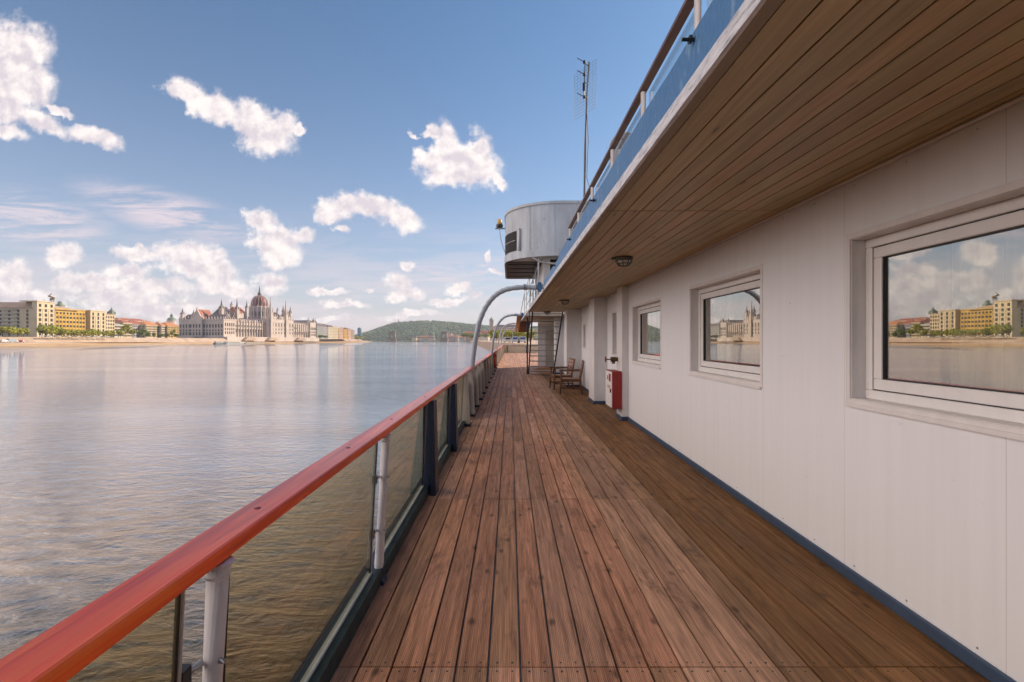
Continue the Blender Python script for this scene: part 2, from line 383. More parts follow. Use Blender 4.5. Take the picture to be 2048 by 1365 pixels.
def water():
    g = N.new('ShaderNodeTexCoord')
    v1 = coords((.42, 1.0, 1), rot=(0, 0, R(-14))); 
    a = nz_(v1, 2.3, 8, .62, .8); b = nz_(coords((.045, .11, 1), rot=(0, 0, R(10))), 1.0, 5, .6, .5)
    cc = nz_(coords((.012, .035, 1), rot=(0, 0, R(-6))), 1.0, 4, .6, .4)
    patch = ramp(cc, (.36, .35), (.64, 1.5))
    a2 = nz_(coords((.5, 1.0, 1), rot=(0, 0, R(18))), 6.5, 3, .5, .3)
    h = mt('ADD', mt('ADD', mt('MULTIPLY', mt('MULTIPLY', a, patch), .15), mt('MULTIPLY', a2, .032)), mt('MULTIPLY', b, .13))
    sc = nz_(coords((.02, .03, 1)), 1.0, 5)
    c = ramp(sc, (.35, (.064, .040, .003)), (.65, (.082, .054, .004)))
    bp = N.new('ShaderNodeBump'); bp.inputs['Strength'].default_value = 1.0; bp.inputs['Distance'].default_value = 1.0
    L.new(h, bp.inputs['Height'])
    d = N.new('ShaderNodeBsdfDiffuse'); L.new(c, d.inputs[0])
    gl = N.new('ShaderNodeBsdfGlossy'); gl.inputs[0].default_value = (1, 1, 1, 1); gl.inputs['Roughness'].default_value = .02; L.new(bp.outputs[0], gl.inputs['Normal'])
    lw = N.new('ShaderNodeLayerWeight'); lw.inputs[0].default_value = .5; L.new(bp.outputs[0], lw.inputs['Normal'])
    lg = N.new('ShaderNodeLayerWeight'); lg.inputs[0].default_value = .5
    fcg = mt('ADD', mt('MULTIPLY', lw.outputs['Facing'], .45), mt('MULTIPLY', lg.outputs['Facing'], .55))
    mr = N.new('ShaderNodeMapRange'); mr.interpolation_type = 'SMOOTHSTEP'; L.new(fcg, mr.inputs[0]); mr.inputs[1].default_value = .38; mr.inputs[2].default_value = .95
    fac = mt('ADD', mt('MULTIPLY', mr.outputs[0], .95), .018, clamp=True)
    x = N.new('ShaderNodeMixShader'); L.new(fac, x.inputs[0]); L.new(d.outputs[0], x.inputs[1]); L.new(gl.outputs[0], x.inputs[2])
    return x.outputs[0]
M['water'] = material('muddy_river_water', water)
M['sand'] = var('sandy_bank', (.40, .26, .14), (.56, .38, .22), .25, .9, 7, (1, .25, 1))
M['quay'] = var('stone_quay', (.40, .29, .22), (.54, .41, .31), .12, .85, 7, (1, 1, 1))
M['asph'] = var('grey_ground', (.16, .14, .12), (.24, .21, .18), .05, .9)
M['stone'] = var('pale_gothic_stone', (.50, .42, .38), (.62, .53, .48), .08, .8, 6)
M['stonedk'] = var('weathered_gothic_stone', (.34, .27, .23), (.48, .39, .34), .15, .8, 6)
M['roofgr'] = var('dark_slate_roof', (.070, .055, .062), (.12, .09, .10), .12, .6, 6)
M['roofred'] = var('red_tile_roof', (.28, .085, .055), (.40, .14, .09), .12, .7, 6)
M['dome'] = var('maroon_dome_tiles', (.15, .035, .035), (.25, .07, .055), .15, .5, 6)
M['spire'] = var('dark_spire_lead', (.06, .06, .055), (.11, .10, .09), .3, .5)
M['bridgestone'] = var('brown_bridge_stone', (.20, .145, .12), (.28, .21, .17), .2, .85)
M['copper'] = var('green_copper', (.12, .17, .13), (.20, .25, .19), .2, .5)
M['win'] = var('distant_window', (.030, .028, .030), (.06, .055, .055), .5, .3)
M['yellow'] = var('yellow_plaster', (.50, .36, .15), (.62, .46, .22), .08, .85)
M['creamp'] = var('cream_plaster', (.60, .49, .32), (.72, .60, .42), .08, .85)
M['white_p'] = var('white_plaster', (.62, .54, .42), (.72, .64, .52), .08, .85)
M['pinkp'] = var('pink_plaster', (.55, .36, .27), (.66, .46, .36), .08, .85)
M['greyp'] = var('grey_plaster', (.32, .32, .33), (.44, .43, .43), .08, .85)
M['ochre'] = var('scaffold_ochre', (.52, .32, .07), (.68, .44, .12), .1, .85)
M['rooforg'] = var('orange_tile_roof', (.42, .17, .075), (.55, .25, .12), .1, .8)
M['roofpale'] = var('pale_brown_roof', (.36, .25, .18), (.46, .34, .25), .1, .8)
M['leaf'] = var('bright_leaves', (.20, .24, .015), (.42, .38, .035), .9, .6, 5, bs=0)
M['leafdk'] = var('dark_leaves', (.09, .14, .018), (.20, .24, .03), .8, .6, 5, bs=0)
M['bark'] = var('bark', (.06, .045, .03), (.10, .075, .05), 4, .9)
def forest():
    n = nz_(coords(), .006, 8, .62); n2 = nz_(coords(), .03, 4, .5)
    c = mixc(.6, ramp(n, (.35, (.030, .072, .042)), (.65, (.100, .145, .070))), ramp(n2, (.35, (.6, .6, .6)), (.65, (1.4, 1.4, 1.3))), 'MULTIPLY')
    return princ(c, .8)
M['forest'] = material('wooded_hill', forest)
M['bluetower'] = var('blue_glass_tower', (.05, .13, .20), (.09, .20, .28), .1, .25)
M['craneb'] = paint('blue_crane', (.10, .16, .42), .5)
M['craney'] = paint('orange_crane_jib', (.25, .14, .05), .5)
M['carw'] = paint('white_car', (.68, .68, .68), .25); M['cargr'] = paint('grey_car', (.20, .22, .24), .25)
M['carbl'] = paint('blue_car', (.05, .12, .30), .25); M['carred'] = paint('red_car', (.30, .05, .03), .25)
M['tyre'] = M['seal']
M['truck'] = paint('grey_blue_truck', (.34, .40, .45), .5)
# ================================================================== THE SHIP
rnd = random.Random(3)
# ---- deck
b = MB(); X0 = .053 - .1475 * 5 - .01
joints = [-4.2, -.45, 2.22, 4.57, 7.2, 9.95, 12.7, 15.4, 18.1, 20.9, 23.6, 26.4, 29.1, 31.9, 34.7, 37.5, 40.3, 43.1, 45.9, 48.7, 51.5, 54.3, 57.0]
k = -6
while True:
    xa = .053 + k * .1475; xb_ = xa + .1475 - .0105
    if xa > 4.6: break
    for j in range(len(joints) - 1):
        if xa > 2.25 and joints[j] < 26: continue
        t = rnd.random()
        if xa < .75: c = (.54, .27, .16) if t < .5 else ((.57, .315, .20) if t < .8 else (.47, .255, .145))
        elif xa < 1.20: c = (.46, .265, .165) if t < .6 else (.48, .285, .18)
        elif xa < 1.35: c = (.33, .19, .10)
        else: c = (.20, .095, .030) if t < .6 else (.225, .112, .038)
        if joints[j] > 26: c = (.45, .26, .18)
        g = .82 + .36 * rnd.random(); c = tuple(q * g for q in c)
        jo = rnd.uniform(-.012, .012); dz = rnd.uniform(-.0015, .0015)
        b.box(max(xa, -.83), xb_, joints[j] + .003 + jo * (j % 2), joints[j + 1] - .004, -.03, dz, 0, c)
    k += 1
# screw heads in the near boards
deck = b.build('deck', M['deck']); tag(deck, 'long brown ribbed deck boards of the ship running away to the bow', None, None, 'structure')
b = MB()
for k in range(-5, 14):
    for j in (2.22,):
        for dx in (.035, .105):
            for dyy in (-.03, .03):
                x = .053 + k * .1475 + dx; b.lathe([(.0001, .0022), (.0045, .0022), (.005, -.002)], x, j + dyy, 6)
b.build('deck_screws', M['bronze'], deck); bpy.data.objects['deck_screws']['kind'] = 'stuff'
# ---- hull under the deck
hull = thing('ship_hull', 'long dark and white hull under the plank deck, half hidden behind the railing', 'ship hull', (4, 20, -3.5))
b = MB(); b.prism([(-.95, -8), (9, -8), (9, 57.4), (-.95, 57.4)], 'z', -3.7, -.045); b.build('hull_side', M['cream'], hull, True)
b = MB(); b.box(-.845, -.79, -6, 57, -.04, .092); b.build('deck_edge_bar', M['darkbar'], hull, True)
b = MB(); b.box(-.95, -.86, -6, 57, -.04, .03); b.build('outer_ledge', M['navy'], hull, True)

# ---- cabin (frame turned slightly off the deck line)
CRZ = -.0125
cabin = thing('ship_cabin', 'long white panelled deck cabin with framed windows on the right', 'cabin', (2.10, 0, 0), CRZ)
wins = [(1.34, 3.07, 1.10, 2.165), (4.12, 5.85, 1.095, 2.145), (7.0, 8.73, 1.095, 2.125), (12.55, 13.6, .62, 2.15), (14.55, 15.1, 1.25, 2.0), (16.9, 18.2, 1.2, 2.05), (10.1, 10.75, 1.15, 2.13)]
def grid_wall(b, y0, y1, z0, z1, holes, x=0.0):
    ys = sorted({y0, y1} | {h[0] for h in holes} | {h[1] for h in holes}); zs = sorted({z0, z1} | {h[2] for h in holes} | {h[3] for h in holes})
    for i in range(len(ys) - 1):
        for j in range(len(zs) - 1):
            cy, cz = (ys[i] + ys[i + 1]) / 2, (zs[j] + zs[j + 1]) / 2
            if any(h[0] < cy < h[1] and h[2] < cz < h[3] for h in holes): continue
            b.add([(x, ys[i], zs[j]), (x, ys[i + 1], zs[j]), (x, ys[i + 1], zs[j + 1]), (x, ys[i], zs[j + 1])], [(0, 1, 2, 3)])
b = MB(); grid_wall(b, -4, 9.25, 0, 2.56, wins[:3]); b.build('wall', M['wall'], cabin)
b = MB(); grid_wall(b, 9.25, 11.9, 0, 2.56, [wins[6]], .04)
grid_wall(b, 11.9, 26.0, 0, 2.56, wins[3:6]); b.build('wall', M['wall'], cabin)
# window reveals, frames, panes
def make_window(y0, y1, z0, z1, x=0.0, depth=.10, fw=.055, sw=.065, curtain=None, back=True):
    cyy, czz = (y0 + y1) / 2, z0
    def O(b, a0, a1, c0, c1, ww, xa, xb2, m=0):     # rectangular ring
        b.box(xa, xb2, a0, a1, c0, c0 + ww, m); b.box(xa, xb2, a0, a1, c1 - ww, c1, m)
        b.box(xa, xb2, a0, a0 + ww, c0 + ww, c1 - ww, m); b.box(xa, xb2, a1 - ww, a1, c0 + ww, c1 - ww, m)
    t = .038
    b = MB(); O(b, y0 - .004, y1 + .004, z0 - .004, z1 + .004, t, x - .006, x + .004)
    O(b, y0 + t - .012, y1 - t + .012, z0 + t - .012, z1 - t + .012, .012, x + .003, x + depth + .04)
    w_ = b.build('window', M['trim'], cabin); bevel(w_, .0025, 1)
    a0, a1, c0, c1 = y0 + t, y1 - t, z0 + t, z1 - t
    b = MB(); O(b, a0, a1, c0, c1, fw, x + depth - .012, x + depth + .05); bevel(b.build('frame', M['pvc'], w_), .006)
    a0 += fw; a1 -= fw; c0 += fw; c1 -= fw
    b = MB(); O(b, a0, a1, c0, c1, .006, x + depth + .006, x + depth + .03); b.build('seal', M['seal'], w_)
    a0 += .006; a1 -= .006; c0 += .006; c1 -= .006
    b = MB(); O(b, a0, a1, c0, c1, sw, x + depth - .006, x + depth + .045); bevel(b.build('sash', M['pvc'], w_), .007)
    a0 += sw; a1 -= sw; c0 += sw; c1 -= sw
    b = MB(); O(b, a0, a1, c0, c1, .006, x + depth + .002, x + depth + .024); b.build('gasket', M['seal'], w_)
    b = MB(); b.box(x + depth + .016, x + depth + .020, a0 + .004, a1 - .004, c0 + .004, c1 - .004); b.build('pane', M['pane'], w_)
    b = MB(); b.box(x - .018, x + .0, y0 + .012, y1 - .012, z0 - .014, z0 + .010); b.build('sill', M['trim'], w_)
    for (q0, q1) in (curtain or []):
        b = MB(); n = 60; vs = []
        for i in range(n + 1):
            f = i / n; yy = q0 + (q1 - q0) * f; xx = x + depth + .16 + .030 * math.sin(f * (q1 - q0) * 48 + 1.3 * math.sin(f * 9)) + .012 * math.sin(f * 61)
            vs += [(xx, yy, z0 - .05), (xx + .01, yy, z1 + .05)]
        b.add(vs, [(2 * i, 2 * i + 2, 2 * i + 3, 2 * i + 1) for i in range(n)], 0, True); b.build('curtain', M['curtain'], w_)
    return w_
make_window(*wins[0], curtain=[(1.45, 2.62)]); make_window(*wins[1], curtain=[(5.25, 5.75)]); make_window(*wins[2], curtain=[(8.1, 8.65)])
make_window(*wins[4], sw=.05); make_window(*wins[5], sw=.05); make_window(*wins[6], x=.04, sw=.05)
make_window(*wins[3], depth=.07, sw=.06, curtain=[(12.8, 13.3)])
# dark rooms behind the glass
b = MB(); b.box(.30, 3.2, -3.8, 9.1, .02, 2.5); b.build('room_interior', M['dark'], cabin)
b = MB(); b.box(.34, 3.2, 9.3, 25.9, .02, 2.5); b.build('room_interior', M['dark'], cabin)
# pilasters
for (x0, ya, yb) in ((-.125, 9.02, 9.5), (-.27, 11.35, 12.15), (-.48, 15.5, 16.2), (-.36, 21.4, 22.2)):
    b = MB(); b.box(x0, .05, ya, yb, .0, 2.56); bevel(b.build('pilaster', M['trim'], cabin), .008)
    b = MB(); b.box(x0 - .012, .05, ya - .012, yb + .012, -.0, .075); bevel(b.build('skirting', M['blue'], cabin), .004)
b = MB(); b.box(-.022, 0.0, -4, 9.0, .0, .072); bevel(b.build('skirting', M['blue'], cabin), .008, 3)
b = MB(); b.box(.018, .04, 9.53, 11.3, .0, .072); b.build('skirting', M['blue'], cabin)
b = MB(); b.box(-.022, 0.0, 12.2, 15.45, .0, .072); b.box(-.022, 0, 16.25, 21.35, 0, .072); b.build('skirting', M['blue'], cabin)
b = MB(); b.tube([(-.012, -4, 2.50), (-.012, 9.0, 2.50)], .017, 8); b.tube([(.025, 9.55, 2.50), (.025, 11.3, 2.50)], .017, 8); b.tube([(-.012, 12.2, 2.5), (-.012, 15.4, 2.5)], .017, 8); b.build('ceiling_bead', M['trim'], cabin)
# cross wall closing the cabin behind the stairs, with a door
b = MB(); b.box(-.86, 3.0, 27.4, 27.55, 0, 2.7); b.build('cross_wall', M['trim'], cabin)
b = MB(); b.box(-.42, .30, 27.34, 27.398, .02, 2.05); d_ = b.build('cabin_door', M['cream'], cabin)
b = MB(); b.box(-.50, -.42, 27.33, 27.397, .0, 2.12); b.box(.30, .38, 27.33, 27.397, 0, 2.12); b.box(-.42, .30, 27.33, 27.397, 2.05, 2.12); b.build('door_frame', M['trim'], d_)
# unseen block added over the ceiling to keep the sun off this deck
b = MB(); b.box(2.75, 8.8, -7, 10.5, 2.78, 5.15)
up = b.build('sun_block', M['trim'], cabin, True)

b = MB()
for i in range(22):
    for z in (.10, 2.46): b.tube([(-.003, .2 + i * .4, z), (.001, .2 + i * .4, z)], .005, 6)
so = b.build('wall_screws', M['steel'], cabin); so['kind'] = 'stuff'
# ---- upper deck: pine ceiling, edging, blue fascia
ud = thing('upper_deck', 'overhanging upper deck with pine board ceiling and flaking blue edge', 'deck canopy', (1.4, 8, 2.51))
def ex(Y): return .765 - .0072 * Y
b = MB(); ZC = 2.51; cw = .1135; rn = random.Random(11)
segs = [(-4.5, 3.765), (3.78, 9.195), (9.21, 14.6), (14.61, 17.3)]
for j, (ya, yb) in enumerate(segs):
    k = 0
    while True:
        xo = .062 + k * cw
        if .74 + xo > 2.24: break
        xa0, xa1 = ex(ya) + xo + .002, ex(yb) + xo + .002
        g = .88 + .24 * rn.random(); t = rn.random(); c = (.40 * g, .295 * g, .14 * g) if t < .65 else (.41 * g, .27 * g, .13 * g)
        xw = cw - .008
        xx0, xx1 = min(xa0 + xw, 2.30), min(xa1 + xw, 2.42)
        vs = [(xa0, ya, ZC), (xx0, ya, ZC), (xx1, yb, ZC), (xa1, yb, ZC), (xa0, ya, ZC + .02), (xx0, ya, ZC + .02), (xx1, yb, ZC + .02), (xa1, yb, ZC + .02)]
        b.add(vs, [(0, 1, 2, 3), (4, 5, 6, 7), (0, 1, 5, 4), (2, 3, 7, 6), (1, 2, 6, 5), (0, 3, 7, 4)], 0, False, c); k += 1
# first board against the edging
for (ya, yb) in segs:
    vs = [(ex(ya), ya, ZC), (ex(ya) + .060, ya, ZC), (ex(yb) + .060, yb, ZC), (ex(yb), yb, ZC)]; vs += [(x, y, z + .02) for x, y, z in vs]
    b.add(vs, [(0, 1, 2, 3), (4, 5, 6, 7), (0, 1, 5, 4), (2, 3, 7, 6), (1, 2, 6, 5), (0, 3, 7, 4)], 0, False, (.24, .165, .085))
for (ya, yb) in ((20.4, 27.3),):
    b.add([(ex(ya), ya, ZC), (3, ya, ZC), (3, yb, ZC), (ex(yb), yb, ZC), (ex(ya), ya, ZC + .02), (3, ya, ZC + .02), (3, yb, ZC + .02), (ex(yb), yb, ZC + .02)], [(0, 1, 2, 3), (4, 5, 6, 7), (0, 1, 5, 4), (2, 3, 7, 6), (1, 2, 6, 5), (0, 3, 7, 4)], 0, False, (.18, .12, .06))
b.build('ceiling_boards', M['ceil'], ud, True)
b = MB()
for (ya, yb, x1) in ((-4.5, 17.3, 8.8), (20.4, 27.3, 8.8)):
    vs = [(ex(ya) + .05, ya, ZC + .024), (x1, ya, ZC + .024), (x1, yb, ZC + .024), (ex(yb) + .05, yb, ZC + .024)]; vs += [(x, y, z + .19) for x, y, z in vs]
    b.add(vs, [(0, 1, 2, 3), (4, 5, 6, 7), (0, 1, 5, 4), (2, 3, 7, 6), (1, 2, 6, 5), (0, 3, 7, 4)])
b.box(2.1, 8.8, 17.3, 20.4, ZC + .024, ZC + .21)
b.build('deck_slab', M['cream'], ud, True)
# worn white edging with a wavering outer face
b = MB(); n = 150; ring = []
for i in range(n + 1):
    Y = -4.5 + (27.3 + 4.5) * i / n
    w_ = .006 * math.sin(Y * 2.1) + .004 * math.sin(Y * 5.3 + 1) + .003 * math.sin(Y * 11)
    xo = ex(Y) - .014 + w_ * .5; zb = ZC - .006 + w_ * .4; zt = ZC + .062 + w_
    ring.append([(xo, Y, zb), (ex(Y) + .004, Y, zb), (ex(Y) + .004, Y, zt), (xo, Y, zt)])
vs = [p for r_ in ring for p in r_]
b.add(vs, [(4 * i + k, 4 * i + (k + 1) % 4, 4 * i + 4 + (k + 1) % 4, 4 * i + 4 + k) for i in range(n) for k in range(4)] + [(0, 1, 2, 3), tuple(4 * n + q for q in (3, 2, 1, 0))])
b.build('edging', M['strip'], ud, True)
b = MB(); ring = []; n = 90; YF = 9.75
for i in range(n + 1):
    Y = -4.5 + (YF + 4.5) * i / n; w_ = .003 * math.sin(Y * 3.7) + .002 * math.sin(Y * 9)
    top = ZC + .250 + .002 * math.sin(Y * 6) - (.05 if Y > 7.2 else 0)
    ring.append([(ex(Y) - .004 + w_, Y, ZC + .072 + 2 * w_), (ex(Y) + .03, Y, ZC + .072), (ex(Y) + .03, Y, top), (ex(Y) - .002 + w_, Y, top)])
vs = [p for r_ in ring for p in r_]
b.add(vs, [(4 * i + k, 4 * i + (k + 1) % 4, 4 * i + 4 + (k + 1) % 4, 4 * i + 4 + k) for i in range(n) for k in range(4)] + [(0, 1, 2, 3), tuple(4 * n + q for q in (3, 2, 1, 0))])
b.build('fascia', M['fascia'], ud, True)
for Y, z in ((1.97, 2.725), (4.15, 2.70), (5.75, 2.70), (7.5, 2.66)):
    b = MB(); b.tube([(ex(Y) - .05, Y, z), (ex(Y) + .0, Y, z)], .008, 8); b.tube([(ex(Y) - .022, Y, z), (ex(Y) - .012, Y, z)], .018, 6); b.build('bolt', M['seal'], ud, True)

# ---- upper railing
ur = thing('upper_railing', 'upper deck railing with brown handrail and glass, above the blue edge', 'railing', (1.2, 4, 2.72))
UX = 1.20
b = MB(); b.prism([(UX - .034, 3.74), (UX + .034, 3.74), (UX + .034, 3.768), (UX + .024, 3.776), (UX - .024, 3.776), (UX - .034, 3.768)], 'y', -4, 9.7); b.build('handrail', M['brownrail'], ur, True)
ups = [-2.2, -.88, .44, 1.77, 3.09, 4.35, 5.66, 7.05, 8.45, 9.67]
for i, Y in enumerate(ups):
    b = MB(); b.tube([(UX, Y, 2.72), (UX, Y, 3.73)], .024, 10); b.build('post', M['postw'], ur, True)
    if i: b = MB(); b.box(UX + .03, UX + .038, ups[i - 1] + .07, Y - .07, 2.80, 3.70); b.build('glass_panel', M['clearglass'], ur, True)
fr = thing('forward_railing', 'thin grey bar railing on the upper deck beyond the wheelhouse', 'railing', (.72, 18, 2.6))
for Y in (12.2, 13.6, 15.1, 17.7, 21.0, 24.0): b = MB(); b.tube([(.72, Y, 2.55), (.72, Y, 3.85)], .022, 8); b.build('post', M['pipe'], fr, True)
for z in (3.84, 3.4, 3.0): b = MB(); b.tube([(.72, 12.2, z), (.72, 24.0, z)], .014, 6); b.build('rail', M['pipe'], fr, True)
b = MB(); b.tube([(.72, 24.0, 3.84), (.58, 27.5, 2.9), (.45, 30, 2.1)], .022, 8); b.build('rail', M['pipe'], fr, True)

# ---- satellite dish behind the upper railing
sd = thing('satellite_dish', 'pale round dish standing behind the upper railing glass', 'satellite dish', (1.75, 7.2, 2.72))
b = MB(); pr = [(0.001, 0)] + [(.40 * k / 6, .10 * (k / 6) ** 2) for k in range(1, 7)] + [(.405, .115), (.40, .118)]
b.lathe(pr, 0, 0, 24); o = b.build('dish', M['bridge'], sd); o.location = (0, -.05, 1.42); o.rotation_euler = (R(80), 0, R(20))
b = MB(); b.tube([(0, 0, 0), (0, 0, 1.42)], .025); b.build('mast', M['pipe'], sd)

# ---- ceiling lamps
lamp = thing('bulkhead_lamp', 'nearest bulkhead lamp on the pine ceiling, round with a guard', 'ceiling lamp', (1.385, 5.88, ZC), 0, 'bulkhead lamps along the ceiling')
b = MB(); b.lathe([(.001, 0), (.105, 0), (.11, -.012), (.105, -.032), (.085, -.045), (.085, -.03)], 0, 0, 20); b.build('base', M['bronze'], lamp)
b = MB(); b.lathe([(.082, -.03), (.078, -.055), (.058, -.085), (.03, -.098), (.001, -.102)], 0, 0, 20); b.build('glass_dome', M['lampglass'], lamp)
b = MB()
for a in range(4):
    t = a * math.pi / 4 + .4; b.tube([(.10 * math.cos(t) * c_, .10 * math.sin(t) * c_, z_) for c_, z_ in ((1, -.03), (.92, -.065), (.6, -.100), (0, -.114), (-.6, -.100), (-.92, -.065), (-1, -.03))], .006, 6)
b.lathe([(.070, -.082), (.078, -.088), (.084, -.082), (.078, -.076)], 0, 0, 20); b.build('guard', M['bronze'], lamp)
b = MB(); b.tube([(-.09, 0, -.012), (-.15, -.0, -.02)], .016, 8); b.build('cable_gland', M['bronze'], lamp)
dup(lamp, (1.37, 12.06, ZC), 0, 'middle bulkhead lamp on the ceiling, above the wooden chairs')
dup(lamp, (1.32, 17.0, ZC), 0, 'farthest bulkhead lamp on the ceiling, just before the open stairs')

# ---- lower railing
lr = thing('deck_railing', 'lower deck railing with thick red varnished handrail and glass panels over the water', 'railing', (-.8, 3, 0))
def hr(ya, yb, name='handrail'):
    zt, zb, xi, xo = .960, .917, -.750, -.866
    b = MB(); c_ = .010
    b.prism([(xi, zb + .006), (xi, zt - c_), (xi - c_ * .4, zt - c_ * .3), (xi - c_, zt), (xo + c_, zt + .004), (xo + c_ * .3, zt - c_ * .4), (xo, zt - c_), (xo, zb), (xi - .008, zb)], 'y', ya, yb); return b.build(name, M['rail'], lr, True)
hr(-3, 2.655); hr(2.658, 9.84); hr(9.97, 20.6); hr(20.8, 56.9)
for Y in (1.55, 2.42, 3.3, 4.6, 6.3):      # plugged bolt holes and knots in the handrail
    b = MB(); b.lathe([(.001, .9635), (.010, .9635), (.012, .9600)], -.81, Y, 12); b.build('plug', M['reddark'], lr, True)
b = MB(); b.box(-.830, -.790, -3, 9.8, .905, .917); b.build('rail_channel', M['darkbar'], lr, True)
def tube_post(Y):
    b = MB(); b.tube([(-.822, Y, .0), (-.812, Y, .12), (-.772, Y, .905)], [.031, .029, .028], 16); p = b.build('post', M['postw'], lr, True)
    b = MB(); b.tube([(-.772, Y, .875), (-.770, Y, .915)], [.030, .036], 16); b.build('collar', M['postw'], p)
    b = MB(); b.tube([(-.824, Y, 0), (-.818, Y, .085)], [.040, .038], 14); b.prism([(-.86, .0), (-.77, .0), (-.78, .03), (-.86, .05)], 'y', Y - .045, Y + .045); b.build('socket', M['navy'], p)
    for z in (.66, .33):
        x = -.812 + .040 * (z - .12) / .785
        b = MB(); b.tube([(x + .024, Y - .012, z), (x + .040, Y - .014, z)], .007, 8); b.build('bolt', M['steel'], p)
        b = MB(); b.tube([(x - .02, Y - .02, z), (x - .035, Y - .065, z - .005)], .009, 8); b.build('clamp', M['steel'], p)
        b = MB(); b.box(x - .045, x - .022, Y - .088, Y - .055, z - .03, z + .02); b.build('clip', M['seal'], p)
for Y in (-.45, 1.28, 3.0): tube_post(Y)
def stay(Y, m, w=.13, x_top=-.80, xi=-.66, zt=.905):
    b = MB(); th = .045
    b.prism([(-.86, .0), (xi - .04, .0), (x_top + .05, zt), (-.845, zt)], 'y', Y, Y + w * .5); 
    b.prism([(xi - .055, .0), (xi, .0), (x_top + .065, zt), (x_top + .045, zt)], 'y', Y - w * .35, Y + w * .85)
    o = b.build('stay', M[m], lr, True); bevel(o, .006)
    return o
stay(4.72, 'navy', .16, -.80, -.715); stay(6.55, 'navy', .17, -.80, -.715)
for i, Y in enumerate((8.45, 9.55, 10.9, 12.2, 13.6, 15.2, 17, 19, 21.2, 23.6, 26, 28.6, 31.4, 34.2, 37, 40, 43, 46, 49, 52, 55)):
    o = stay(Y, 'cream', .17, -.81, -.70)
    b = MB(); b.box(-.865, -.69, Y - .075, Y + .16, 0, .045); b.build('foot_plate', M['navy'], o)
for (ya, yb) in ((-2.3, -.55), (-.36, 1.17), (1.38, 2.90), (3.12, 4.64), (4.85, 6.46), (6.72, 8.38)):
    # panel leans with the posts
    b = MB(); vs = [(-.846, ya, .10), (-.846, yb, .10), (-.806, yb, .885), (-.806, ya, .885)]; vs += [(x + .008, y, z) for x, y, z in vs]
    b.add(vs, [(0, 1, 2, 3), (4, 5, 6, 7), (0, 1, 5, 4), (2, 3, 7, 6), (1, 2, 6, 5), (0, 3, 7, 4)]); g_ = b.build('glass_panel', M['railglass'], lr, True)
    for Y in (ya, yb): b = MB(); b.tube([(-.842, Y, .09), (-.802, Y, .895)], .0065, 6); b.build('edge_strip', M['seal'], g_)
    for Y in (ya - .014, yb + .014): b = MB(); b.tube([(-.842, Y, .09), (-.802, Y, .895)], .0075, 6); b.build('edge_bead', M['cream'], g_)
    b = MB(); b.box(-.858, -.832, ya - .02, yb + .02, .092, .105); b.build('bottom_channel', M['pipe'], g_)
# solid bulwark farther on, open just under the rail at first
b = MB(); b.box(-.90, -.875, 9.2, 56.9, .0, .66); b.box(-.90, -.875, 14.0, 56.9, .66, .915); bw = b.build('bulwark', M['cream'], lr, True)
b = MB(); b.box(-.915, -.86, 9.2, 14, .66, .69); b.build('bulwark_cap', M['cream'], bw)
for k in range(7):
    Y = 10.35 + k * .52; b = MB(); b.box(-.85, -.825, Y, Y + .03, .66, .92); b.build('baluster', M['postw'], lr, True)
# bow end rail with cream panels
er = thing('bow_railing', 'low cream panelled railing closing the far end of the deck', 'railing', (.8, 56.9, 0))
b = MB(); b.box(-.9, 4.6, 56.95, 57.0, .03, .80); b.build('panel', M['creamp'], er, True)
b = MB(); b.box(-.9, 4.6, 56.90, 57.05, .82, .88); b.build('handrail', M['navy'], er, True)
for x in (-.86, -.35, 1.9, 4.2): b = MB(); b.box(x, x + .06, 56.86, 56.94, 0, .82); b.build('post', M['navy'], er, True)

# ---- curved pipe davits from the railing up to the deck edge
arch_pts = [(-.86, 0), (-.815, .55), (-.775, .95), (-.72, 1.41), (-.635, 1.82), (-.563, 2.02), (-.50, 2.15), (-.42, 2.27), (-.335, 2.37), (-.24, 2.45), (-.13, 2.51), (0, 2.553), (.18, 2.58), (.40, 2.59), (.74, 2.60)]
def make_arch(Y, label, xe=0.0):
    a = thing('arched_pipe', label, 'pipe', (-.86, Y, 0), 0, 'arched pipes from railing to upper deck')
    b = MB(); b.tube([(x + .86 + (xe * (x + .86) / 1.6), 0, z) for x, z in arch_pts], .058, 16); b.build('pipe', M['pipe'], a)
    b = MB(); b.tube([(1.18 + xe * .7, 0, 2.589), (1.44 + xe * .9, 0, 2.594)], .066, 16); b.tube([(1.46 + xe * .9, 0, 2.594), (1.50 + xe * .9, 0, 2.594)], .078, 16); b.build('sleeve', M['pipe'], a)
    b = MB(); b.box(1.49 + xe, 1.56 + xe, -.08, .08, 2.50, 2.68); b.build('bracket', M['fascia'], a); return a
make_arch(9.9, 'nearest big grey pipe arching from railing up to blue deck edge', -.06)
make_arch(20.7, 'second arched grey pipe, beside the orange life buoy', -.14)
make_arch(31.5, 'third arched grey pipe, half behind the second arch', -.14)
make_arch(42.3, 'farthest and smallest arched grey pipe near the bow', -.14)

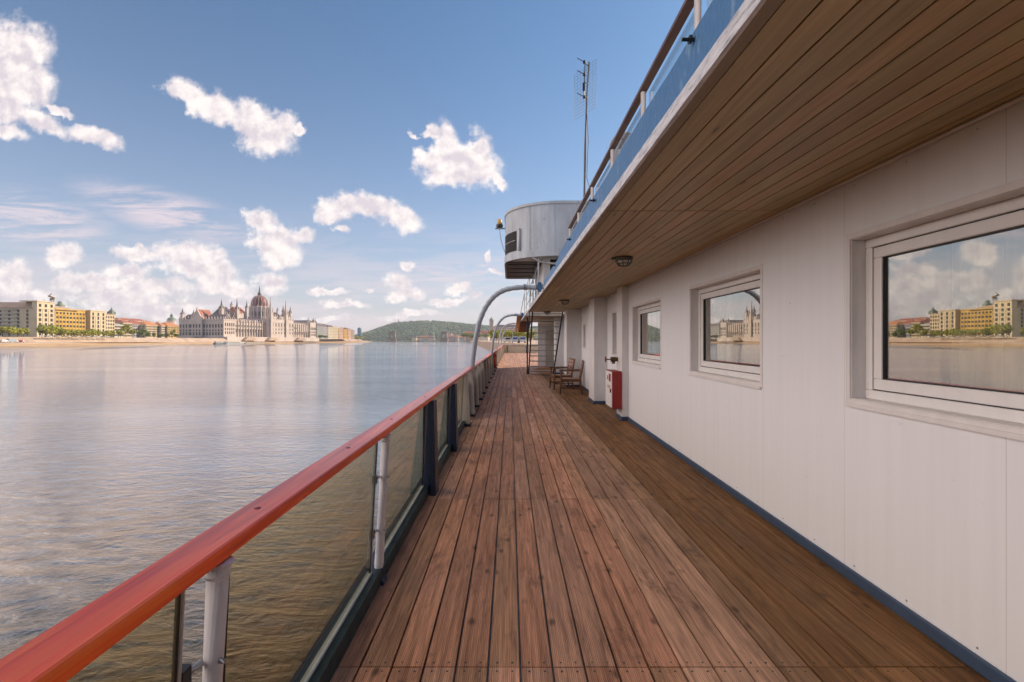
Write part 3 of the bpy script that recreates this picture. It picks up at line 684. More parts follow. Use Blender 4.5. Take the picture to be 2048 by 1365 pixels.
# ---- life buoy, edge-on inside the railing
lb = thing('life_buoy', 'orange life buoy hanging on the inside of the railing near the second arch', 'life buoy', (-.70, 22.7, .55))
b = MB(); n, m_ = 28, 12
vs = [(.065 * math.sin(p) * .9, (.30 + .075 * math.cos(p)) * math.cos(t), (.30 + .075 * math.cos(p)) * math.sin(t)) for t in [2 * math.pi * i / n for i in range(n)] for p in [2 * math.pi * j / m_ for j in range(m_)]]
b.add(vs, [(i * m_ + j, ((i + 1) % n) * m_ + j, ((i + 1) % n) * m_ + (j + 1) % m_, i * m_ + (j + 1) % m_) for i in range(n) for j in range(m_)], 0, True); b.build('ring', M['orange'], lb)
for a in range(4):
    t = a * math.pi / 2 + .78; b = MB(); cy_, cz_ = .30 * math.cos(t), .30 * math.sin(t)
    b.box(-.066, .066, cy_ - .085, cy_ + .085, cz_ - .085, cz_ + .085); o = b.build('band', M['reddark'], lb)
    bevel(o, .03, 2)

# ---- wheelhouse with its rounded wing
wh = thing('wheelhouse', 'grey rounded wheelhouse wing high over the far end of the upper deck', 'wheelhouse', (2.5, 14, 2.6))
out = [(7.0, 12.0), (1.30, 12.0)]; Rr = 1.43
for k in range(1, 13):
    t = math.pi / 2 * k / 12; out.append((1.30 - Rr * math.sin(t), 12.0 + Rr * (1 - math.cos(t))))
out += [(-.13, 16.5), (7.0, 16.5)]
def ext(outl, z0, z1, mname, nm, grow=0.0):
    b = MB(); pl = []
    for (x, y) in outl:
        gx = -grow if x < 1.3 else 0; gy = -grow * (1 if y < 13.0 else 0)
        pl.append((x + gx, y + gy))
    b.prism(pl, 'z', z0, z1, 0, False); o = b.build(nm, M[mname], wh, True); return o
o = ext(out, 3.78, 4.90, 'bridge', 'bulwark')
ext(out, 4.90, 4.965, 'bridge', 'top_rim', .02); ext(out, 3.60, 3.775, 'bridge', 'bottom_rim', .025)
b = MB()
for k in range(9): b.box(-.10, .9, 12.9 + k * .40, 12.9 + k * .40 + .36, 3.585 - .012 * (k % 2), 3.598)
b.build('underside_boards', M['ceil'], wh, True)
b = MB(); b.box(.85, 6.6, 12.35, 16.4, 2.55, 3.598); b.build('lower_wall', M['trim'], wh, True)
b = MB(); b.box(1.02, 1.9, 12.325, 12.348, 2.62, 3.56); b.build('opening', M['dark'], wh, True)
b = MB(); b.box(.96, 1.02, 12.31, 12.349, 2.56, 3.595); b.build('opening_post', M['trim'], wh, True)
b = MB(); b.tube([(.55, 12.2, 3.58), (.75, 12.18, 3.48), (1.05, 12.2, 3.44), (1.7, 12.22, 3.42)], .026, 8); b.build('bent_pipe', M['postw'], wh, True)
b = MB(); b.tube([(1.25, 12.26, 3.47), (1.22, 12.26, 3.1), (1.15, 12.26, 2.62)], .012, 8); b.build('cable', M['postw'], wh, True)
def arcp(t, g=0.0): return (1.30 - (Rr + g) * math.sin(t), 12.0 + Rr - (Rr + g) * math.cos(t))
b = MB(); t0, t1, z0, z1 = R(52), R(86), 3.83, 4.34; n = 8; vs = []
for i in range(n + 1):
    x, y = arcp(t0 + (t1 - t0) * i / n, .008); vs += [(x, y, z0), (x, y, z1)]
b.add(vs, [(2 * i, 2 * i + 2, 2 * i + 3, 2 * i + 1) for i in range(n)], 0, True); b.build('side_opening', M['dark'], wh, True)
x, y = arcp(R(47), .03); x2, y2 = arcp(R(53), .05)
b = MB(); b.tube([(x, y, 3.80), (x, y, 4.38)], .035, 4); b.build('opening_frame', M['postw'], wh, True)
b = MB(); b.tube([arcp(R(54), .02) + (4.10,), arcp(R(70), .02) + (4.10,), arcp(R(85), .02) + (4.10,)], .008, 6); b.build('cross_bar', M['postw'], wh, True)
b = MB()
for q in (arcp(R(8), .004), arcp(R(34), .004), (2.0, 11.996), (2.9, 11.996)): b.box(q[0], q[0] + .012, q[1] - .006, q[1] + .01, 3.79, 4.89)
b.build('seam', M['bridge'], wh, True)
# mast and antenna
an = thing('tv_antenna', 'tall thin mast on the wheelhouse with a mesh panel antenna', 'antenna', (2.0, 13.0, 4.96))
b = MB(); b.tube([(0, 0, 0), (.02, 0, 1.6), (.06, 0, 3.0), (.12, 0, 4.02)], [.038, .034, .024, .022], 10); b.build('mast', M['mesh'], an)
gr = MB()
for i in range(8):
    f = i / 7; gr.tube([(-.22 + f * .50, .35 - f * .55, 2.62 + .10 * f), (-.22 + f * .50, .35 - f * .55, 3.86 + .12 * f)], .0035, 4)
for j in range(15):
    f = j / 14; gr.tube([(-.22, .35, 2.62 + f * 1.24), (.28, -.20, 2.72 + f * 1.26)], .0035, 4)
gr.build('mesh_reflector', M['mesh'], an)
b = MB(); b.tube([(-.03, -.12, 2.95), (0.0, -.12, 3.98)], .013, 6)
for z in (3.92, 3.42, 3.02): b.tube([(-.01, -.12, z), (.10, 0, z)], .012, 6)
b.build('boom', M['seal'], an)
for z in (3.95, 3.62, 3.02):
    b = MB(); b.tube([(-.22, -.20, z + .06), (-.02, -.12, z)], .010, 6); b.lathe([(.001, z - .04), (.04, z - .03), (.04, z + .03), (.001, z + .04)], -.02, -.12, 8); b.build('dipole', M['seal'], an)
b = MB(); b.box(-.065, -.01, -.16, -.10, 3.18, 3.38); b.build('junction_box', M['seal'], an)
b = MB(); b.tube([(.06, -.03, 2.6), (.10, -.04, 1.9), (.07, -.04, 1.3), (.06, -.03, .9), (.20, -.05, .35)], .009, 6); b.build('cable', M['seal'], an)
# amber beacon
bc = thing('amber_beacon', 'small amber signal light on a bracket at the wing tip', 'signal light', (-.30, 13.9, 4.72))
b = MB(); b.lathe([(.001, .16), (.06, .15), (.075, .04), (.07, 0), (.001, 0)], 0, 0, 14); o = b.build('lens', M['amber'], bc); o.location = (0, 0, .10)
b = MB(); b.lathe([(.001, .10), (.10, .10), (.095, .03), (.06, .0), (.001, 0)], 0, 0, 12); b.build('base', M['bronze'], bc)
b = MB(); b.box(-.12, .20, -.05, .05, -.02, .0); b.build('bracket', M['steel'], bc)
b = MB(); b.tube([(0, 0, -.02), (.04, 0, -.35), (.15, 0, -.68), (.25, -.15, -.86), (.42, -.35, -.93), (.6, -.75, -.90)], .011, 6); b.build('cable', M['steel'], bc)

# ---- steel stairs up to the upper deck
stairs = thing('steel_stairs', 'open steel stairs with dark blue stringers rising to the upper deck', 'stairs', (1.35, 21.6, 0))
ya, yb, zt = 21.6, 17.6, 2.66
def stringer(x, th, nm='stringer'):
    b = MB(); h = .10
    b.prism([(ya, -.0), (ya - .14, .0), (yb - .14, zt), (yb, zt)], 'x', x, x + th); return b.build(nm, M['navy'], stairs, True)
stringer(.80, .05); stringer(1.90, .05)
b = MB(); b.box(.74, .80, 21.5, 21.58, 0, 2.62); b.build('post', M['navy'], stairs, True)
for k in range(11):
    f = (k + .7) / 11.4; Y = ya - .07 + (yb - ya) * f; z = zt * f
    b = MB(); b.box(.852, 1.898, Y - .13, Y + .13, z - .035, z); b.build('tread', M['treads'], stairs, True)
b = MB(); b.tube([(.77, 21.55, .95), (.77, 18.6, 2.9), (.77, 17.6, 3.5)], .02, 8); b.build('handrail', M['navy'], stairs, True)
# ---- wooden gangway going down towards the bow
gw = thing('wooden_gangway', 'orange wooden cleated gangway sloping down beyond the stairs', 'gangway', (.8, 27, 2.5))
b = MB(); b.prism([(24.0, 2.72), (24.0, 2.80), (31.5, 2.14), (31.5, 2.06)], 'x', .35, 1.15); b.build('ramp', M['gangway'], gw, True)
for k in range(9):
    Y = 24.4 + k * .8; z = 2.72 - (Y - 24) * .088; b = MB(); b.box(.55, 1.15, Y, Y + .12, z - .11, z - .003); b.build('cleat', M['chair'], gw, True)

# ---- fire hose cabinet and valve
fc = thing('fire_hose_cabinet', 'red fire cabinet with a white door fixed low on the cabin wall', 'fire cabinet', (2.06, 9.30, .22), CRZ)
b = MB(); b.box(-.15, .022, -.30, .33, 0, .70); bevel(b.build('body', M['red'], fc), .006)
b = MB(); b.box(-.162, -.1502, -.285, .315, .015, .685); dr = bevel(b.build('door', M['pvc'], fc), .003)
b = MB(); b.box(-.185, -.163, -.25, -.22, .30, .37); b.build('latch', M['reddark'], dr)
b = MB(); b.box(-.1645, -.1625, -.20, -.02, .50, .64); b.box(-.1645, -.1625, .06, .14, .52, .60); b.box(-.1645, -.1625, -.16, .12, .40, .415); b.box(-.1645, -.1625, -.16, .12, .37, .382); b.build('pictogram', M['red'], dr)
va = thing('hydrant_valve', 'brass hydrant valve with red handwheel above the fire cabinet', 'valve', (2.09, 9.4, 1.13), CRZ)
b = MB(); b.tube([(-.04, 0, 0), (-.0, 0, 0)], .045, 12); b.tube([(-.13, 0, 0), (-.04, 0, 0)], .052, 12); b.tube([(-.08, 0, -.01), (-.08, .0, -.085)], .035, 10); b.tube([(-.23, 0, 0), (-.13, 0, 0)], .012, 8); b.build('valve_body', M['brass'], va)
b = MB(); b.lathe([(.05, -.008), (.062, 0), (.05, .008), (.044, 0)], 0, 0, 16); b.box(-.055, .055, -.006, .006, -.004, .004); b.box(-.006, .006, -.055, .055, -.004, .004)
o = b.build('handwheel', M['reddark'], va); o.location = (-.23, 0, 0); o.rotation_euler = (0, R(90), 0)

# ---- wooden armchairs facing the water
ch = thing('wooden_armchair', 'nearer wooden armchair with chequered back, facing the water', 'armchair', (1.72, 13.6, 0), R(-6), 'armchairs on the deck')
def bar(b, p, q, w=.02): b.tube([p, q], w * .72, 4)
b = MB()
for y in (-.27, .27):
    b = MB(); bar(b, (-.31, y, 0), (-.27, y, .64), .032); b.build('leg', M['chair'], ch)
    b = MB(); bar(b, (.30, y, 0), (.24, y, .42), .032); bar(b, (.24, y, .42), (.34, y, .93), .032); b.build('leg', M['chair'], ch)
    b = MB(); b.prism([(-.33, .635), (.28, .645), (.28, .672), (-.33, .665)], 'y', y - .03, y + .03); b.build('armrest', M['chair'], ch)
    b = MB(); bar(b, (-.30, y, .19), (.28, y, .19), .024); b.build('stretcher', M['chair'], ch)
b = MB(); b.box(-.30, .26, -.25, .25, .395, .435); bevel(b.build('seat', M['weave'], ch), .01)
b = MB(); b.box(-.31, .27, -.27, -.245, .35, .43); b.box(-.31, .27, .245, .27, .35, .43); b.box(-.31, -.29, -.27, .27, .35, .43); b.build('seat_frame', M['chair'], ch)
b = MB(); b.box(-.01, .01, -.25, .25, .46, .50); b.box(.055, .08, -.25, .25, .90, .94)
for y in (-.25, 0, .25): bar(b, (0.0, y, .47), (.07, y, .92), .022)
for f in (.25, .5, .75): b.box(.07 * f - .01, .07 * f + .012, -.25, .25, .47 + .45 * f - .012, .47 + .45 * f + .012)
o = b.build('backrest', M['chair'], ch); o.location = (.255, 0, 0)
b = MB()
for i in range(4):
    for j in range(3):
        f = (i + .5) / 4; b.box(.07 * f - .018, .07 * f + .003, -.22 + j * .155, -.22 + j * .155 + .125, .47 + .45 * f - .036, .47 + .45 * f + .036)
b.build('back_pad', M['pinkpad'], o)
dup(ch, (1.60, 14.95, 0), R(8), 'farther wooden armchair, behind the nearer one by the cabin wall')
# ================================================================== RIVER, BANKS AND CITY
WZ = -3.5
b = MB(); xs = [-2500, -1200, -600, -300, -120, -50, -20, 0, 30, 300, 1500]; ys = [-180, -40, 0, 20, 60, 150, 400, 1000, 2000, 4400]
vs = [(x, y, WZ) for x in xs for y in ys]; ny = len(ys)
b.add(vs, [(i * ny + j, (i + 1) * ny + j, (i + 1) * ny + j + 1, i * ny + j + 1) for i in range(len(xs) - 1) for j in range(ny - 1)])
tag(b.build('river_water', M['water']), 'wide brown river reflecting pale sky', None, None, 'structure')
def bank(Y):
    pts = [(-180, -398), (300, -398), (1250, -402), (1500, -425), (2000, -585), (2600, -760), (4400, -1200)]
    for (a, xa), (c, xc) in zip(pts, pts[1:]):
        if a <= Y <= c: return xa + (xc - xa) * (Y - a) / (c - a)
    return pts[-1][1]
prof = [(0, WZ - .6), (-2, WZ + .1), (-9, WZ + 1.5), (-16, -1.4), (-17, -.6), (-30, -.4), (-31, .4), (-38, 4.5), (-60, 4.6), (-120, 5.0), (-2050, 5.0)]
YY = [-180, 0, 150, 300, 350, 400, 450, 500, 550, 600, 650, 700, 750, 800, 900, 1000, 1100, 1250, 1400, 1500, 1700, 2000, 2300, 2600, 3000, 3600, 4400]
def strip(i0, i1, name, mat_, label):
    b = MB(); n = i1 - i0 + 1
    vs = [(max(-2490, bank(Y) + prof[i][0] + (3 * math.sin(Y * .021) if 0 < i < 4 else 0)), Y, prof[i][1]) for Y in YY for i in range(i0, i1 + 1)]
    b.add(vs, [(j * n + i, j * n + i + 1, (j + 1) * n + i + 1, (j + 1) * n + i) for j in range(len(YY) - 1) for i in range(n - 1)])
    return tag(b.build(name, mat_), label, None, None, 'structure')
strip(0, 3, 'river_beach', M['sand'], 'sandy foot of the far embankment'); strip(3, 7, 'embankment_slope', M['quay'], 'pale stone embankment slope and lower road'); strip(7, 10, 'city_ground', M['asph'], 'upper embankment ground under the buildings')
def px_on(x, X):
    """depth at which the plane x = X crosses this direction"""
    return X * F / (x - CX)
def zat(y, Y): return CZ - (y - CY) / F * Y

win_cache = {}
def win_mesh(w_, h, d=.25, mat_='win'):
    k = (round(w_, 2), round(h, 2), mat_)
    if k not in win_cache:
        b = MB(); b.box(-w_ / 2, w_ / 2, -d, .0, 0, h); win_cache[k] = b.build('window', M[mat_], None, False, False)
    return win_cache[k]
def building(label, p0, p1, depth, z0, z1, wall='creamp', roof='roofpale', rk='hip', rh=4.0, rows=5, cols=6, side=3, ww=1.3, wh_=2.0, group=None, name='city_building', bands=True, top=0.0, bottom=1.2, cat='building'):
    """facade from p0 (nearer) to p1 (farther); body goes inland (to the left)"""
    p0 = Vector(p0); p1 = Vector(p1); Lh = (p1 - p0).length; ang = math.atan2((p1 - p0).y, (p1 - p0).x)
    t = thing(name, label, cat, (p0.x, p0.y, z0), ang, group); H = z1 - z0
    b = MB(); b.box(0, Lh, 0, depth, 0, H)
    if bands:
        b.box(-.35, Lh + .35, -.35, depth + .35, H - .7, H - .05); b.box(-.18, Lh + .18, -.18, depth + .18, H * .22, H * .22 + .35)
    b.build('wall', M[wall], t)
    b = MB()
    if rk == 'hip':
        i = min(depth, Lh) * .42; e = .5
        b.add([(-e, -e, H), (Lh + e, -e, H), (Lh + e, depth + e, H), (-e, depth + e, H), (i, depth / 2, H + rh), (Lh - i, depth / 2, H + rh)], [(0, 1, 5, 4), (1, 2, 5), (2, 3, 4, 5), (3, 0, 4), (0, 1, 2, 3)])
    elif rk == 'mansard':
        i = rh * .45
        b.add([(-.3, -.3, H), (Lh + .3, -.3, H), (Lh + .3, depth + .3, H), (-.3, depth + .3, H), (i, i, H + rh), (Lh - i, i, H + rh), (Lh - i, depth - i, H + rh), (i, depth - i, H + rh)], [(0, 1, 5, 4), (1, 2, 6, 5), (2, 3, 7, 6), (3, 0, 4, 7), (4, 5, 6, 7), (0, 1, 2, 3)])
    else:
        b.box(-.6, Lh + .6, -.6, depth + .6, H, H + rh)
    rf = b.build('roof', M[roof], t)
    rr = random.Random(label); b = MB()
    for q in range(max(2, int(Lh / 9))):
        x = rr.uniform(.15, .85) * Lh; b.box(x, x + 1.1, depth * .45, depth * .45 + 1.1, H + rh * .3, H + rh + rr.uniform(.6, 1.6))
    b.build('chimney', M[wall], rf)
    m_ = win_mesh(ww * 1.15, wh_ * 1.1); fh = (H - bottom - top - .9) / rows
    for r_ in range(rows):
        for c in range(cols):
            kid(m_, t, ((c + .5) * Lh / cols, -.04, bottom + fh * r_ + (fh - wh_) * .5))
        for c in range(side):
            kid(m_, t, (-.04, (c + .5) * depth / side, bottom + fh * r_ + (fh - wh_) * .5), R(-90))
    return t, Lh, H
# ---- big riverside office block on the left
XO = -470
Ya, Yb = px_on(64, XO), px_on(204, XO)
t, Lh, H = building('huge cream riverside office block, leftmost, with yellow middle and crane behind', (XO, Ya), (XO, Yb), 62, 4.6, 33.0, 'creamp', 'roofpale', 'flat', .8, 7, 14, 7, 1.5, 2.4, None, 'office_block')
def xoff(pxx): return px_on(pxx, XO) - Ya
def block(x0, x1, proud, z1, wall, rows, cols, nm, ww=1.5, h=2.4, roofm=None):
    a, c = xoff(x0), xoff(x1); b = MB(); b.box(a, c, -proud, .0, 0, z1)
    if roofm is None: b.box(a - .5, c + .5, -proud - .5, 12, z1, z1 + 1.0)
    b.box(a - .1, c + .1, -proud - .35, -proud, z1 * .80, z1 * .80 + .5); b.box(a - .1, c + .1, -proud - .35, -proud, z1 * .16, z1 * .16 + .5)
    for q in range(cols + 1): b.box(a + q * (c - a) / cols - .35, a + q * (c - a) / cols + .35, -proud - .25, -proud, z1 * .165, z1 * .8)
    o = b.build(nm, M[wall], t)
    m_ = win_mesh(ww, h); fh = (z1 - 2.2) / rows
    for r_ in range(rows):
        for cc in range(cols): kid(m_, o, (a + (cc + .5) * (c - a) / cols, -proud - .04, 1.2 + fh * r_ + fh * .15))
    return o
block(64, 99, 5, 35, 'creamp', 7, 3, 'corner_tower', 2.1, 2.9); block(172, 203, 5, 29.5, 'creamp', 6, 3, 'end_tower', 1.9, 3.2)
block(106, 166, 2.5, 29.0, 'ochre', 6, 9, 'scaffolded_middle', 1.9, 2.1)
b = MB(); a, c = xoff(64), xoff(150)
b.add([(a, -4, H), (c, -4, H), (c, 50, H), (a, 50, H), (a + 6, 4, H + 6.5), (c - 6, 4, H + 3.5), (c - 6, 40, H + 3.5), (a + 6, 40, H + 6.5)], [(0, 1, 5, 4), (1, 2, 6, 5), (2, 3, 7, 6), (3, 0, 4, 7), (4, 5, 6, 7)])
b.build('raised_roof', M['roofpale'], t)
b = MB()
for q in range(7): b.tube([(3 + q * 9, 8, H + 4), (3 + q * 9, 8, H + 9 + (q % 3))], .18, 4)
b.build('rooftop_aerials', M['steel'], t)
b = MB(); b.lathe([(3.6, 0), (4.0, 3.5), (2.2, 4.5), (1.8, 7), (.1, 7.5)], xoff(137), 9, 10); o = b.build('roof_turret', M['copper'], t); o.location = (0, 0, 31)
# continuous shaded balconies on the end wall
b = MB()
for k in range(1, 8): b.box(-1.6, 0.0, 14, 48, k * 3.7 + .4, k * 3.7 + 1.3)
b.build('balcony_bands', M['greyp'], t)
# neighbours
building('tall narrow cream building with rooftop turret, right of the office block', (-472, px_on(206, -472)), (-472, px_on(229, -472)), 26, 4.6, 31.5, 'creamp', 'roofpale', 'flat', 1.0, 6, 5, 3, 1.3, 2.2)
tur = thing('roof_cupola', 'small dark cupola on the roof of the narrow cream building', 'cupola', (-480, px_on(223, -480), 32.5)); b = MB(); b.box(-3, 3, -3, 3, 0, 3.5); b.lathe([(3, 3.5), (2.4, 5), (1.0, 6.0), (.1, 9)], 0, 0, 8); b.build('drum', M['copper'], tur)
def bld(x0, x1, X, ytop, rh, *a, **k):
    Y0, Y1 = px_on(x0, X), px_on(x1, X); Ym = (Y0 + Y1) / 2
    return building(k.pop('label'), (X, Y0), (X, Y1), k.pop('depth', 22), 4.8, zat(ytop, Ym), *a, rh=rh, **k)
bld(229, 246, -505, 650, 3, 'white_p', 'greyp', rows=4, cols=6, side=3, label='low pale house with grey roof left of the big tree')
bld(247, 264, -540, 646, 5, 'creamp', 'roofred', rows=5, cols=6, side=3, label='cream house with dark red roof behind the big tree')
bld(264, 293, -570, 649, 5.5, 'greyp', 'roofred', rows=4, cols=8, side=3, label='grey fronted house with long red roof')
bld(292, 323, -560, 651, 6, 'creamp', 'rooforg', rows=5, cols=12, side=3, label='long cream house with orange roof and many small windows')
bld(323, 335, -555, 652, 6, 'white_p', 'rooforg', rows=5, cols=5, side=3, label='white grey house front between two cream houses')
bld(335, 362, -552, 653, 6.5, 'yellow', 'rooforg', rows=5, cols=9, side=2, label='yellow house with orange roof, touching the parliament end')
bld(236, 300, -640, 642, 4, 'pinkp', 'roofred', rows=5, cols=8, side=2, label='row of roofs farther back behind the low houses')
# crane
cr = thing('tower_crane', 'blue tower crane with folded jib behind the office block', 'crane', (px(104, 0, 620).x, 620, 5))
b = MB(); H2 = zat(598, 620) - 5
for sx in (-1, 1):
    for sy in (-1, 1): b.box(sx * 1.2 - .3, sx * 1.2 + .3, sy * 1.2 - .3, sy * 1.2 + .3, 0, H2)
for k in range(int(H2 / 3)): b.box(-1.4, 1.4, -1.5, -1.2, k * 3, k * 3 + .5); b.box(-1.2, 1.2, -1.3, -1.1, k * 3 + 1.4, k * 3 + 1.7)
b.build('mast', M['craneb'], cr)
b = MB(); b.prism([(-4.5, H2 + 2.8), (3.0, H2 + .2), (3.2, H2 + 1.6), (-4.2, H2 + 4.2)], 'y', -1, 1); b.build('jib', M['craney'], cr)
b = MB(); b.box(-1.5, 2.5, -1.4, 1.4, H2 - 1.5, H2 + .8); b.build('cab', M['craney'], cr)
b = MB(); b.prism([(-4.6, H2 + 3.4), (-.5, H2 + 7.0), (-.4, H2 + 6.6), (-4.0, H2 + 2.8)], 'y', -.4, .4); b.build('boom', M['craney'], cr)
# basilica dome
Yd = 1480
bs = thing('basilica', 'green domed church rising just left of the parliament', 'church', (px(343, 0, Yd).x, Yd, 5))
b = MB(); b.box(-24, 24, -24, 24, 0, 40); b.build('wall', M['creamp'], bs)
zz = [zat(y, Yd) - 5 for y in (655, 641, 638, 634, 632)]
b = MB(); b.lathe([(12.5, 30), (12.5, zat(641, Yd) - 5)], 0, 0, 20); b.build('drum', M['stone'], bs)
zt_ = zat(641, Yd) - 5; b = MB(); b.lathe([(13, zt_)] + [(12.5 * math.cos(t), zt_ + 9.5 * math.sin(t)) for t in [R(a) for a in (0, 15, 30, 45, 60, 72)]] + [(3.6, zt_ + 10)], 0, 0, 20); d_ = b.build('dome', M['copper'], bs)
b = MB(); b.lathe([(3.4, zt_ + 9.5), (3.4, zt_ + 14.5), (4.2, zt_ + 14.8), (2.8, zt_ + 17.5), (.6, zt_ + 19.5), (.2, zt_ + 24)], 0, 0, 12); b.build('lantern', M['copper'], d_)

# ---- parliament
C0 = Vector((-440, 743)); C1 = Vector((-405, 1009)); ud_ = (C1 - C0).normalized(); LP = (C1 - C0).length; vd = Vector((-ud_.y, ud_.x))
pa = thing('parliament_building', 'vast gothic parliament with maroon dome and many spires on the far bank', 'parliament', (C0.x, C0.y, 0), math.atan2(ud_.y, ud_.x))
def loc_uv(pxx, vv):
    """u along the facade for this direction at inland depth vv, and the world depth Y there"""
    s = (pxx - CX) / F; P0 = C0 + vd * vv
    uu = (s * P0.y - P0.x) / (ud_.x - s * ud_.y); return uu, P0.y + ud_.y * uu
def pbox(b, u0, u1, v0, v1, z0, z1): b.box(u0, u1, v0, v1, z0, z1)
ZB = 7.0
def gable_roof(b, u0, u1, v0, v1, z0, z1, along='u', hip=0.0):
    if along == 'u':
        m_ = (v0 + v1) / 2; b.add([(u0, v0, z0), (u1, v0, z0), (u1, v1, z0), (u0, v1, z0), (u0 + hip, m_, z1), (u1 - hip, m_, z1)], [(0, 1, 5, 4), (1, 2, 5), (2, 3, 4, 5), (3, 0, 4), (0, 3, 2, 1)])
    else:
        m_ = (u0 + u1) / 2; b.add([(u0, v0, z0), (u1, v0, z0), (u1, v1, z0), (u0, v1, z0), (m_, v0 + hip, z1), (m_, v1 - hip, z1)], [(0, 4, 5, 3), (1, 2, 5, 4), (0, 1, 4), (2, 3, 5), (0, 3, 2, 1)])
def pinn(b, u_, v_, z0, h, w_=.7):
    b.box(u_ - w_, u_ + w_, v_ - w_, v_ + w_, z0 - 1, z0 + h * .4); b.lathe([(w_ * 1.3, z0 + h * .4), (.08, z0 + h)], u_, v_, 4, 0, False, R(45))
# plinth terrace along the river
b = MB(); pbox(b, -1, LP + 1, -7, 78, -1, ZB); b.build('terrace', M['stone'], pa)
WN = 76
b = MB()
# north wing (end facade), masses by direction
def upx(p, vv=0): return loc_uv(p, vv)[0]
uA = 26; zc = zat(639.5, 750)
pbox(b, 0, uA, 0, WN, ZB, zc)                                    # north wing
pbox(b, uA, LP - 22, 10, 66, ZB, zat(643, 850) )                 # long body
pbox(b, LP - 22, LP, 0, 60, ZB, zat(646, 1000))                  # south wing
for vv in range(0, int(WN) + 1, 5): pinn(b, 0, vv, zc, 5.5, .55)
pbox(b, -.5, uA + .4, -.5, WN + .5, zc - 1.0, zc + .5)
pbox(b, -.3, .0, -.2, WN, ZB + 9.5, ZB + 10.1); pbox(b, -.3, 0, -.2, WN, ZB + 17, ZB + 17.6)
for uu in range(4, int(uA), 5): pinn(b, uu, 0, zc, 5.5, .55)
b.build('wall', M['stone'], pa)
# central north gable (portal bay) : v range from direction 386..407
def v_on_end(pxx):
    s = (pxx - CX) / F; return (s * C0.y - C0.x) / (vd.x - s * vd.y)
v1_, v0_ = v_on_end(386), v_on_end(407)
b = MB(); pbox(b, -3.2, 3, v0_, v1_, ZB, zc + .5); m_ = (v0_ + v1_) / 2; zg = zat(618, 745)
b.add([(-3.2, v0_, zc + .5), (-3.2, v1_, zc + .5), (-3.2, m_, zg), (-1.2, v0_, zc + .5), (-1.2, v1_, zc + .5), (-1.2, m_, zg)], [(0, 1, 2), (3, 5, 4), (0, 2, 5, 3), (1, 4, 5, 2), (0, 3, 4, 1)])
for vv in (v0_, m_, v1_): pinn(b, -2.2, vv, zc if vv != m_ else zg - 2, 9 if vv != m_ else 6, .8)
b.build('north_gable', M['stone'], pa)
b = MB(); gable_roof(b, -1.0, uA - 2, v0_ + 1, v1_ - 1, zc + .4, zg - .5, 'u'); b.build('roof', M['roofred'], pa)
b = MB(); gable_roof(b, 1.5, uA - 1, v1_ + 1, WN - 3, zc + .4, zat(628.5, 755), 'v', 1.5); gable_roof(b, 1.5, uA - 1, 3, v0_ - 1, zc + .4, zat(629, 755), 'v', 1.5); b.build('roof', M['roofgr'], pa)
# roofs of long body
b = MB(); zr = zat(643, 850); gable_roof(b, uA, LP - 20, 12, 64, zr, zr + 8, 'u', 0); b.build('roof', M['roofgr'], pa)
b = MB(); gable_roof(b, LP - 22, LP - 1, 2, 58, zat(646, 1000), zat(641, 1000), 'v', 4); b.build('roof', M['roofgr'], pa)
# river front: arcade body + buttress piers + gallery
b = MB(); pz = zat(646, 800)
pbox(b, uA, upx(541, 0) - 3, 3, 10.5, ZB + 13, zat(646, 800)); pbox(b, upx(584, 0), LP - 20, 3, 10.5, ZB + 11, zat(650, 960))
b.build('gallery', M['stone'], pa)
b = MB()
for i in range(33):
    uu = uA + 2 + i * (LP - 24 - uA) / 32.0
    big = upx(541, 0) - 4 < uu < upx(584, 0) + 1
    if big: continue
    near = uu < 150; top = zat(645.5, 800) if near else zat(649, 960)
    b = MB(); pbox(b, uu - .55, uu + .55, 1.6, 3.0, ZB, top); pinn(b, uu, 2.4, top, 6.0, .55); b.build('buttress', M['stone'], pa)
b = MB()
for i in range(12):     # small dormer gables over the gallery
    uu = uA + 6 + i * (upx(520, 0) - uA - 8) / 11; z = zat(645, 800); b.add([(uu - 2, 3.2, z), (uu + 2, 3.2, z), (uu, 3.2, z + 5), (uu - 2, 9, z), (uu + 2, 9, z), (uu, 9, z + 5)], [(0, 1, 2), (3, 5, 4), (0, 2, 5, 3), (1, 4, 5, 2), (0, 3, 4, 1)])
b.build('dormer', M['stone'], pa)
# middle block on the river between the two tall spires
uM0, uM1 = upx(537, -4), upx(586, -4)
b = MB(); pbox(b, uM0, uM1, -5, 14, 1.5, zat(641, 905)); zq = zat(641, 905)
for i in range(11): pinn(b, uM0 + i * (uM1 - uM0) / 10, -4.6, zq, 6.5, .6)
pbox(b, uM0 - .4, uM1 + .4, -5.4, -5, zq - 6.2, zq - 5.6); pbox(b, uM0 - .4, uM1 + .4, -5.4, -5, zq - 15, zq - 14.2)
b.build('middle_block', M['stone'], pa)
# chambers
def block_px(x0, x1, vv, dep, y_eave, y_top, wallm, roofm, hip=3):
    a, Y_ = loc_uv(x0, vv); c, Y2 = loc_uv(x1, vv); ze, zt2 = zat(y_eave, (Y_ + Y2) / 2), zat(y_top, (Y_ + Y2) / 2)
    b = MB(); pbox(b, a, c, vv, vv + dep, 25, ze)
    for i in range(5): pinn(b, a + (c - a) * i / 4, vv, ze, 4, .6)
    b.build('wall', M[wallm], pa); b = MB(); gable_roof(b, a - .3, c + .3, vv - .3, vv + dep, ze, zt2, 'u', hip); b.build('roof', M[roofm], pa)
block_px(450, 468, 26, 22, 629, 613.5, 'stonedk', 'roofgr', 4); block_px(474, 493, 26, 20, 627, 614, 'stone', 'roofred', 2.5)
block_px(546, 563, 26, 22, 633, 624.5, 'stone', 'roofgr', 2); block_px(561, 584, 22, 22, 634, 630, 'stone', 'roofgr', 2)
